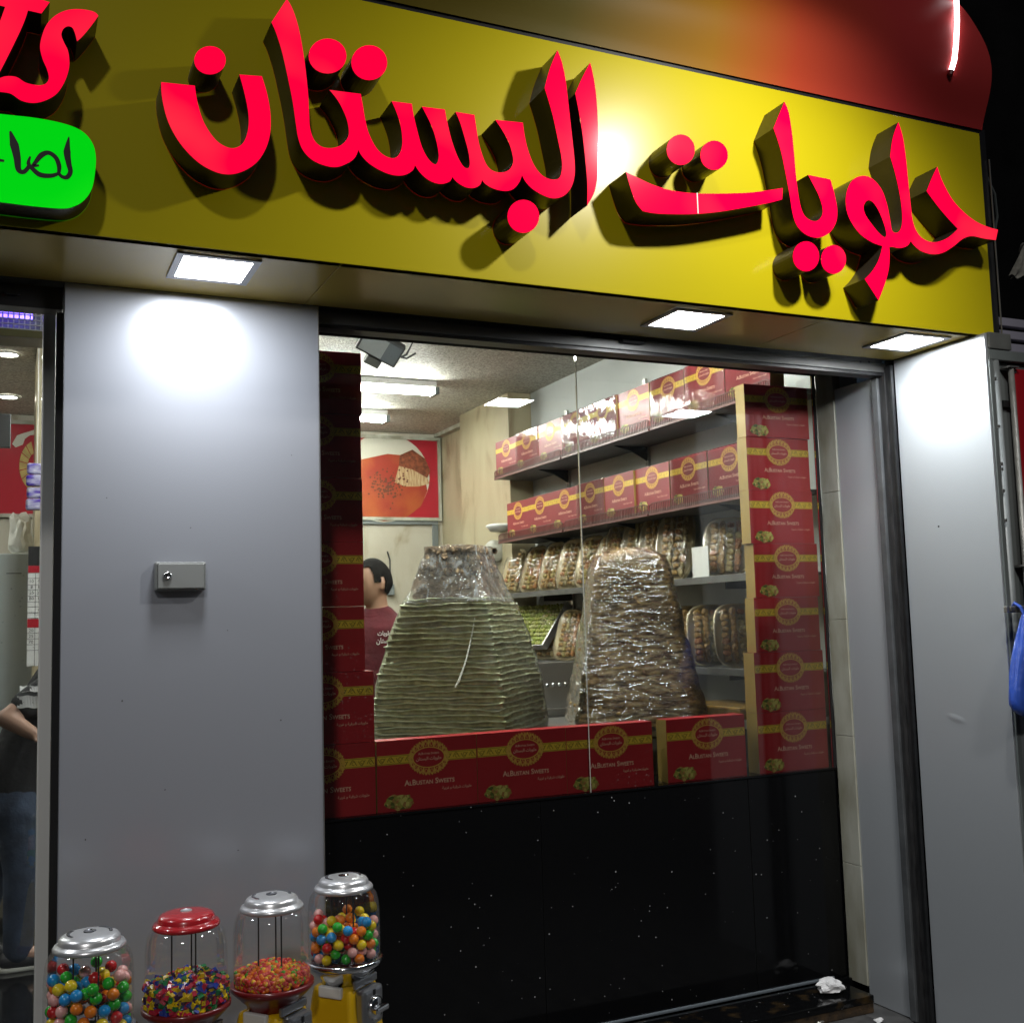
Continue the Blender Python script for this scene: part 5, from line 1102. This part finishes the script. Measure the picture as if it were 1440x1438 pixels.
# man in the doorway: black tee, jeans, bending forward to the right
def man_door():
    Yc = 2.55; q = onZ(34, 1352, .02)
    hip = onY(22, 1095, Yc); sh = onY(52, 950, Yc)
    t = thing('person', 'man in a black tee and blue jeans bending forward in the shop doorway', 'person', (hip.x, Yc, 0))
    hz = hip.z; dx = sh.x-hip.x+.10; szz = sh.z+.01
    f = lambda x, y, z: (x, y, z)
    hd = (dx+.20, -.06, szz+.13)
    torso = [(f(0, 0, hz-.06), (.13, .15)), (f(.01, 0, hz+.06), (.125, .15)), (f(dx*.45, -.01, (hz+szz)/2), (.12, .155)), (f(dx, -.02, szz-.06), (.115, .165)), (f(dx+.07, -.03, szz+.02), .07), (f(dx+.13, -.05, szz+.07), .055), (hd, .05)]
    shl = torso[3]
    elbow = onY(10, 1010, Yc-.26)-Vector((hip.x, Yc, 0)); wri = onY(46, 1031, Yc-.36)-Vector((hip.x, Yc, 0))
    armn = [shl, (f(dx-.02, -.19, szz-.05), .064), (tuple(elbow), .047), (tuple(wri), .031)]
    armf = [shl, (f(dx-.02, .17, szz-.05), .064), (f(dx+.02, .22, szz-.33), .047), (f(dx+.22, .12, szz-.42), .031)]
    l1 = [torso[0], (f(0, -.09, hz-.14), .093), (f(.03, -.10, hz*.5+.02), .064), (f(.02, -.10, .09), .044), (f(.12, -.11, .045), .036)]
    l2 = [torso[0], (f(0, .09, hz-.14), .093), (f(-.09, .10, hz*.5+.02), .064), (f(-.17, .10, .09), .044), (f(-.07, .11, .045), .036)]
    Hd = Matrix.Translation((hd[0]-.0, hd[1], hd[2]-.02)) @ Matrix.Rotation(PI/2, 4, 'Z') @ Matrix.Rotation(math.radians(28), 4, 'X')
    parts = [(skin_mesh(*chain(torso, armn, armf, l1, l2)), I4), (head_mesh(.235), Hd)]
    for w_, el in ((wri, elbow), (Vector(armf[-1][0]), Vector(armf[-2][0]))):
        d = (w_-el).normalized(); parts += [(m, I4) for m in hand_parts(w_, d, (0, .3, -1), .45, 1, 1)]
    link('body', fuse(parts, M_skinB, .008), t); hair_cap(Hd, t); eyes(Hd, t)
    G = lambda s, k=.012: [(p, tuple(c+k for c in r_) if isinstance(r_, tuple) else r_+k) for p, r_ in s]
    slv = lambda arm: [G([shl])[0], (arm[1][0], .079), (tuple(Vector(arm[1][0]).lerp(Vector(arm[2][0]), .62)), .072)]
    link('tee_shirt', fuse([(skin_mesh(*chain(G(torso[:4], .016)+[(torso[4][0], .078)], slv(armn), slv(armf))), I4)], M_tee, .010), t)
    st_ = MB()
    jl = lambda l: G(l[:1], .016)+[(l[1][0], .104), (l[2][0], .082), (tuple(Vector(l[3][0])), .066)]
    link('jeans', fuse([(skin_mesh(*chain(jl(l1), jl(l2))), I4)], M_jeans, .011), t)
    for l in (l1, l2):
        a_, b_3 = Vector(l[3][0]), Vector(l[4][0]); link('shoe', fuse([(skin_mesh(*chain([((a_.x-.04, a_.y, .05), .046), ((a_.x+.06, a_.y, .048), .048), ((b_3.x+.07, b_3.y, .036), .036)])), I4)], mat('dark_shoe', (.03, .03, .035), .6), .009), t)
        link('shoe_sole', fuse([(skin_mesh(*chain([((a_.x-.045, a_.y, .018), .042), ((a_.x+.06, a_.y, .018), .044), ((b_3.x+.075, b_3.y, .018), .036)])), Matrix.Diagonal((1, 1, .55, 1)))], mat('white_sole', (.55, .55, .5), .6), .008), t)
    # pale stripes across the chest of the tee
    bvh = BVHTree.FromPolygons([v.co[:] for v in t.children[-5 if False else [c.name.split('.')[0] for c in t.children].index('tee_shirt')].data.vertices], [p.vertices[:] for p in [c for c in t.children if c.name.startswith('tee_shirt')][0].data.polygons])
    oc = Vector(CAM)-t.location
    for x0, y0, x1, y1 in ((28, 964, 56, 972), (24, 978, 56, 995)):
        m = MB(); vs = []
        for i in range(9):
            for yy in (0, 1):
                x = x0+(x1-x0)*i/8; d = Vector(ray(x, (y0 if yy == 0 else y1)+math.sin(i*1.3)*.8)); h_ = bvh.ray_cast(oc, d); vs.append((h_[0]-d*.006) if h_[0] else oc+d*5.9)
        m.add(vs, [(2*i, 2*i+1, 2*i+3, 2*i+2) for i in range(8)]); m.obj('tee_stripe', mat('tee_print', (.42, .42, .42), .8), t)
man_door()
# ------------------------------------------------------------------ gumball machines
GC = {'red': (.62, .012, .015), 'orange': (.90, .24, .01), 'yellow': (.90, .68, .015), 'green': (.02, .46, .03), 'blue': (.015, .33, .80), 'pink': (.90, .47, .45)}
def ball_mesh(c, n):
    m = MB(); m.sm = True; k = 9; m.lathe([(math.sin(PI*i/k)*.0140, -math.cos(PI*i/k)*.0140) for i in range(k+1)], 16); me = m.mesh('gumball', mat('gum_'+n, c, .22, coat=.5, coat_rough=.08, sss=0)); return me
GB = {n: ball_mesh(c, n) for n, c in GC.items()}
def settle(n, R, r, seed, cand=14):
    g = np.random.default_rng(seed); P = np.zeros((0, 3))
    for _ in range(n):
        best = None
        for _c in range(cand):
            a = g.uniform(0, 2*PI); rho = (R-r)*math.sqrt(g.uniform(0, 1)) if g.random() < .5 else R-r
            x, y = rho*math.cos(a), rho*math.sin(a); z = r
            if len(P):
                d2 = (P[:, 0]-x)**2+(P[:, 1]-y)**2; k = d2 < (2*r)**2
                if k.any(): z = max(z, (P[k, 2]+np.sqrt((2*r)**2-d2[k])).max()) 
            if best is None or z < best[2]: best = (x, y, z)
        P = np.vstack([P, best])
    return P
YAWM = math.radians(38)
def machine_proto(px_, lidmat, flmat, label, ball):
    """world place from the photograph's lid centre; height of the lid rim is .84"""
    q = onZ(px_[0], px_[1], .835)
    return q
MC = [((126, 1324), M_lidsil, M_chrome, 'gumballs', 'candy machine with a silver lid and big gumballs, nearest the door'), ((262, 1294), M_red_cast, M_dkred, 'bricks', 'candy machine with a red lid over brick shaped sweets'), ((382, 1270), M_lidsil, M_dkred, 'beads', 'candy machine with a silver lid over tiny red and orange candies'), ((483, 1243), M_lidsil, M_chrome, 'gumballs', 'candy machine with a silver lid and gumballs, in front of the black granite')]
R_G = .099; HG = .20
for mi, (pp_, lidm, flm, kind, lab) in enumerate(MC):
    q = onZ(pp_[0], pp_[1], .835); zb = .835-HG                        # globe base
    t = thing('candy_machine', lab, 'candy machine', (q.x, q.y, zb), YAWM, 'row of four candy machines')
    g_ = MB(); g_.sm = True
    g_.lathe([(.080, .0), (.094, .004), (R_G, .014), (R_G+.001, .05), (R_G+.001, .12), (R_G-.001, .150), (.094, .170), (.085, .183), (.074, .192), (.062, .196)], 48); g_.obj('globe', M_globe, t)
    l_ = MB(); l_.sm = True
    l_.lathe([(.060, .190), (.077, .185), (.0815, .188), (.082, .193), (.078, .199), (.0705, .2015), (.0695, .204), (.0685, .211), (.064, .217), (.054, .221), (.036, .2235), (.015, .2245), (0, .2248)], 48); lid = l_.obj('lid', lidm, t)
    em = MB()
    if lidm is M_lidsil:
        for k in range(7):
            a = .2+k*.17; tm = text_mesh('SWEETS!'[k] if False else '8065921'[k], height=.012, res=1)
            break
        for k in range(12):
            a = -.9+k*.11; rr_ = .047; c_ = Vector((rr_*math.cos(a), rr_*math.sin(a), .2208)); em.bbox(c_.x-.004, c_.x+.004, c_.y-.002, c_.y+.002, c_.z-.001, c_.z+.0035, b=.001)
            a += 2.7; c_ = Vector((rr_*math.cos(a), rr_*math.sin(a), .2208)); em.bbox(c_.x-.002, c_.x+.002, c_.y-.0045, c_.y+.0045, c_.z-.001, c_.z+.003, b=.001)
    em.lathe([(.015, .223), (.014, .2265), (.009, .2275), (.006, .226), (0, .226)], 20)
    o = em.obj('lid_emblem', M_chrome if lidm is M_lidsil else M_lidsil, lid); o['kind'] = 'stuff'
    f_ = MB(); f_.sm = True
    f_.lathe([(0, -.002), (.085, -.001), (.104, .006), (.108, .002), (.108, -.006), (.100, -.014), (.080, -.034), (.066, -.046), (.064, -.060), (0, -.060)], 48); f_.obj('globe_collar', flm, t)
    # tapered body with a hood for the coin mechanism
    b_m = MB(); hb_ = .052; zt, zl = -.058, -.30
    def ringz(z, s): return [(-s, -s, z), (s, -s, z), (s, s, z), (-s, s, z)]
    bm = bmesh.new(); rings = [ringz(zt, .062), ringz(zt-.03, .068), ringz(zl, .088)]
    vv = [[bm.verts.new(p) for p in r_] for r_ in rings]
    for a_, c_ in zip(vv, vv[1:]):
        for i in range(4): bm.faces.new((a_[(i+1) % 4], a_[i], c_[i], c_[(i+1) % 4]))
    bm.faces.new(vv[0]); bm.faces.new(vv[-1][::-1]); bmesh.ops.bevel(bm, geom=bm.edges[:], offset=.012, segments=3, affect='EDGES', profile=.5); bmesh.ops.recalc_face_normals(bm, faces=bm.faces)
    me = bpy.data.meshes.new('cabinet'); bm.to_mesh(me); bm.free(); me.materials.append(M_yel_cast); link('cabinet', me, t)
    bx(-.092, .092, -.092, .092, zl-.03, zl+.004, b=.008).obj('base_plate', M_dkred, t)
    # coin mechanism on the -Y face
    cm = bx(-.046, .046, -.098, -.064, -.165, -.065, b=.010).obj('coin_mechanism', mat('dull_chrome', (.42, .43, .45), .28, .9), t)
    d_ = MB(); d_.sm = True; d_.lathe([(0, .012), (.026, .012), (.031, .008), (.033, 0)], 28); dd = d_.obj('dial_plate', M_chrome, cm); dd.location = (0, -.098, -.118); dd.rotation_euler = (PI/2, 0, 0)
    bx(-.030, .030, -.128, -.110, -.126, -.110, b=.005).obj('turn_handle', M_chrome, cm)
    bx(-.004, .004, -.1005, -.098, -.084, -.070).obj('coin_slot', M_black, cm)
    bx(-.030, .030, -.118, -.080, -.225, -.178, b=.007).obj('chute_door', M_chrome, t)
    bx(-.052, .052, -.0735, -.062, -.062, -.040, b=.004).obj('neck_clip', mat('dull_chrome', (.42, .43, .45)), t)
    bx(-.075, -.060, -.040, .035, -.085, -.055, b=.004).obj('neck_clip', M_white, t)
    MB().tube([(0, 0, zl-.03), (0, 0, -zb-.05)], .025, 16).obj('pole', M_rodm, t)
    ft = MB(); ft.sm = True; ft.lathe([(0, .03), (.03, .03), (.05, .018), (.14, .01), (.15, 0), (0, 0)], 32); fo2 = ft.obj('foot', M_black, t); fo2.location = (0, 0, -zb-.070)
    for k in range(3):
        a = .4+k*2*PI/3; MB().tube([(.035*math.cos(a), .035*math.sin(a), .0), (.035*math.cos(a), .035*math.sin(a), .195)], .0022, 6).obj('tie_rod', M_rodm, t)
    T = t.matrix_basis.copy(); todir = Vector((CAM[0]-q.x, CAM[1]-q.y)).normalized()
    if kind == 'gumballs':
        nball = 118 if mi == 0 else 104
        P = settle(nball, R_G-.003, .0142, 40+mi); ztop = P[:, 2].max(); back = MB(); names = list(GC)
        wts = [2.4, 1.5, 1.6, 2, 2, 2] if mi == 0 else [.9, 2, 2, 1.8, 2.4, 2]
        rr = random.Random(mi); whr = 'first machine from the door' if mi == 0 else 'machine before black granite'; where = 'in the silver lidded machine nearest the door' if mi == 0 else 'in the machine standing before the black granite'
        for p in P:
            c = rr.choices(names, wts)[0]; rho = math.hypot(p[0], p[1]); w = Vector((p[0], p[1], p[2]+.002))
            wp = Matrix.Rotation(YAWM, 3, 'Z') @ w
            front = (Vector((wp.x, wp.y)).dot(todir) > -.02)
            hidden = rho < R_G-.045 and p[2] < ztop-.07
            if hidden: continue
            if front or p[2] > ztop-.045:
                sd = Vector((wp.x, wp.y)).dot(Vector((-todir.y, todir.x)))
                lv = 'on top of the heap' if p[2] > ztop-.035 else ('halfway up the heap' if p[2] > ztop*.42 else 'low in the globe')
                link('gumball', GB[c], None, t.location+wp, (rr.uniform(0, 6), rr.uniform(0, 6), 0), f'{c} gumball {lv}, {"toward the door" if sd < -.045 else "half toward the door" if sd < -.01 else "at the middle" if sd < .025 else "half toward the neighbour" if sd < .06 else "far from the door"}, {whr}', 'gumball', f'gumballs {where}')
            else:
                back.cur = names.index(c); back.sm = True; back.add([Vector(v.co)+w for v in GB[c].vertices], [tuple(x.vertices) for x in GB[c].polygons])
        o = back.obj('gumball_mass', [GB[c].materials[0] for c in names], None, label='mixed gumballs at the back of the globe '+where, cat='gumballs', kind='stuff'); o.location = t.location; o.rotation_euler = (0, 0, YAWM)
    else:
        sw = MB(); sw.sm = kind == 'beads'; rr = random.Random(mi+5)
        hfill = .062 if kind == 'bricks' else .040
        cols = [('c_yel', (.75, .52, .01)), ('c_blue', (.03, .06, .36)), ('c_grn', (.02, .20, .06)), ('c_red', (.48, .02, .05)), ('c_dark', (.05, .015, .06))] if kind == 'bricks' else [('b_red', (.62, .03, .025)), ('b_org', (.80, .20, .015)), ('b_pink', (.72, .10, .08)), ('b_yel', (.80, .50, .02)), ('b_grn', (.08, .36, .02))]
        ms = [mat(n, c, .25, coat=.4, coat_rough=.1) for n, c in cols]; w_ = [3, 2.2, 1.6, 2, 1] if kind == 'bricks' else [3, 2.6, 2, 1.4, 1]
        small = bmesh.new(); bmesh.ops.create_icosphere(small, subdivisions=2, radius=1); iv_ = [v.co.copy() for v in small.verts]; small.verts.index_update(); if_ = [[v.index for v in f.verts] for f in small.faces]; small.free()
        cnt = 620 if kind == 'bricks' else 1200
        for k in range(cnt):
            a = rr.uniform(0, 2*PI); rho = (R_G-.009)*math.sqrt(rr.random()) if rr.random() < .62 else R_G-.008
            top_ = hfill-.012*(rho/R_G)**2+.004*math.sin(3*a)
            z = top_-abs(rr.gauss(0, .006)) if rho < R_G-.02 else rr.uniform(.004, top_)
            sw.cur = rr.choices(range(5), w_)[0]; R3_ = Matrix.Rotation(rr.uniform(0, 6), 3, Vector((rr.gauss(0, 1), rr.gauss(0, 1), rr.gauss(0, 1))).normalized())
            s3 = Vector((.0128, .0062, .0050)) if kind == 'bricks' else Vector((.0066,)*3)
            c_ = Vector((rho*math.cos(a), rho*math.sin(a), z+.002))
            if kind == 'bricks':
                bxv = [Vector((sx*s3.x, sy*s3.y, sz*s3.z)) for sx in (-1, 1) for sy in (-1, 1) for sz in (-1, 1)]
                sw.add([R3_ @ v+c_ for v in bxv], [(0, 1, 3, 2), (4, 6, 7, 5), (0, 4, 5, 1), (2, 3, 7, 6), (0, 2, 6, 4), (1, 5, 7, 3)])
            else: sw.add([v*s3.x+c_ for v in iv_], if_)
        o = sw.obj('candy_heap', ms, None, label='heap of coloured brick shaped sweets in the red lidded machine' if kind == 'bricks' else 'heap of tiny red and orange candies in the third machine', cat='sweets', kind='stuff'); o.location = t.location; o.rotation_euler = (0, 0, YAWM)
# ------------------------------------------------------------------ neighbour's shutter frame, pipes, red panel, bag
NY = -.47
nf = thing('steel_gate_frame', 'grey painted steel gate frame fixed to the end of the pale side panel', 'gate frame', (3.38, NY, 0))
world_kid(bx(3.332, 3.352, NY-.004, NY+.03, -.07, 2.475, b=.002), 'angle_post', M_greypaint, nf)
t_ = MB(); t_.sm = True; t_.tube([(3.374, NY+.015, -.07), (3.374, NY+.015, 2.475)], .019, 14); world_kid(t_, 'round_post', mat('grey_paint_light', (.22, .24, .245), .4, .1, var=.2, vscale=8), nf)
world_kid(bx(3.394, 3.70, NY+.02, NY+.05, -.07, 2.47), 'back_plate', M_greypaint, nf)
world_kid(bx(3.335, 3.70, NY-.002, NY+.05, 2.476, 2.515, b=.003), 'top_beam', M_greypaint, nf)
world_kid(bx(3.337, 3.452, NY-.006, NY+.06, 2.517, 2.580, b=.003), 'corner_block', mat('grey_block', (.12, .125, .12), .5, var=.3, vscale=15), nf)
for z in (2.40, 2.22, 2.08, 2.06, 1.98, 1.87, 1.40, 1.20): world_kid(MB().box(3.347, 3.356, NY-.010, NY-.003, z-.006, z+.006), 'hinge_pin', M_alu, nf)
world_kid(bx(3.27, 3.70, NY-.055, NY-.04, 1.532, 1.556, b=.003), 'lock_bar', M_alu, nf)
world_kid(bx(3.285, 3.31, NY-.06, NY-.05, 1.535, 1.553, b=.004), 'lock_plate', M_steel, nf)
pi_ = thing('steel_pipe', 'thin galvanised pipe with brackets beside the red panel', 'pipe', (3.43, NY-.01, 0))
t_ = MB(); t_.sm = True; t_.tube([(3.428, NY-.015, -.07), (3.428, NY-.015, 2.45)], .011, 12); world_kid(t_, 'pipe_tube', mat('galv_pipe', (.30, .30, .28), .45, .4, var=.3, vscale=20), pi_)
for z in (2.445, 1.70): world_kid(bx(3.405, 3.455, NY-.03, NY+.015, z, z+.006), 'pipe_bracket', M_alu, pi_)
world_kid(bx(3.40, 3.46, NY+.005, NY+.018, 2.30, 2.325), 'pipe_strap', M_black, pi_)
rp = thing('red_shutter_panel', 'plain red metal panel of the neighbouring stall', 'panel', (3.7, NY+.01, 1.7))
world_kid(bx(3.452, 4.3, NY-.012, NY+.012, 1.66, 2.445, b=.002), 'panel_sheet', M_redpanel, rp)
q = onY(1428, 523, NY-.013); world_kid(MB().box(q.x-.003, q.x+.003, NY-.0145, NY-.0125, q.z-.003, q.z+.003), 'screw', M_alu, rp)
for k in range(3): 
    bx(3.46, 4.6, -.42, -.39, 2.53+k*.05, 2.563+k*.05, b=.003).obj('neighbour_slat', mat('violet_grey_slat', (.30, .29, .36), .4, .3), label=['lowest pale slat of the neighbouring shop front', 'middle pale slat of the neighbouring shop front', 'upper pale slat of the neighbouring shop front'][k], cat='slat', group='pale slats above the red panel')
# blue carrier bag hanging from the lock bar
bg = thing('carrier_bag', 'blue plastic carrier bag hanging from the lock bar', 'bag', (3.36, NY-.07, 1.53))
m = MB(); m.sm = True; nz, nu = 14, 28; vs = []; r = random.Random(2)
cbx = onY(1446, 925, NY-.09).x
for i in range(nz+1):
    t = i/nz; z = 1.525-.345*t
    wx = .012+.085*min(1, (t*1.25))**.8-(.02 if i == nz else 0); wy = .010+.035*math.sin(min(1, t*1.1)*PI/2)
    for j in range(nu):
        a = 2*PI*j/nu; k = 1+.10*math.sin(a*5+t*3)*(1-.4*t)+.05*math.sin(a*9-t*7); vs.append((cbx+math.cos(a)*wx*k, NY-.09+math.sin(a)*wy*k, z+.008*math.sin(a*3)*t))
m.add(vs, [(i*nu+j, i*nu+(j+1) % nu, (i+1)*nu+(j+1) % nu, (i+1)*nu+j) for i in range(nz) for j in range(nu)]+[tuple(nz*nu+j for j in range(nu))])
world_kid(m, 'bag_body', mat('blue_plastic', (.035, .10, .52), .3, coat=.3, var=.3, vscale=10, bump=.5, bscale=18), bg)
world_kid(MB().tube([(cbx, NY-.09, 1.515), (cbx, NY-.075, 1.55), (cbx+.004, NY-.045, 1.566), (cbx+.008, NY-.03, 1.55)], .006, 8), 'bag_handle', MATS['blue_plastic'], bg)
# pale dry leaf like cloth hanging in the dark
q = onY(1428, 365, -.42)
m = MB(); m.sm = True; vs = []; 
for i in range(13):
    for j in range(9):
        u, v = i/12, j/8-.5; w_ = .055*math.sin(PI*(.08+.9*u))
        vs.append((q.x-.02+u*.10+v*w_*.6, -.42-.02*math.sin(u*5)+.015*math.sin(v*9+u*4), q.z-.07+u*.15-v*w_*1.1+.006*math.sin(j*2.1)))
m.add(vs, [(i*9+j, i*9+j+1, (i+1)*9+j+1, (i+1)*9+j) for i in range(12) for j in range(8)])
m.add([(v[0]+.002, v[1]+.004, v[2]) for v in vs], [(i*9+j, (i+1)*9+j, (i+1)*9+j+1, i*9+j+1) for i in range(12) for j in range(8)])
lf = m.obj('hanging_cloth', mat('grey_cloth', (.22, .215, .19), .8, var=.4, vscale=30, bump=.4, bscale=60), label='crinkled pale grey cloth hanging in the dark beside the sign', cat='cloth')
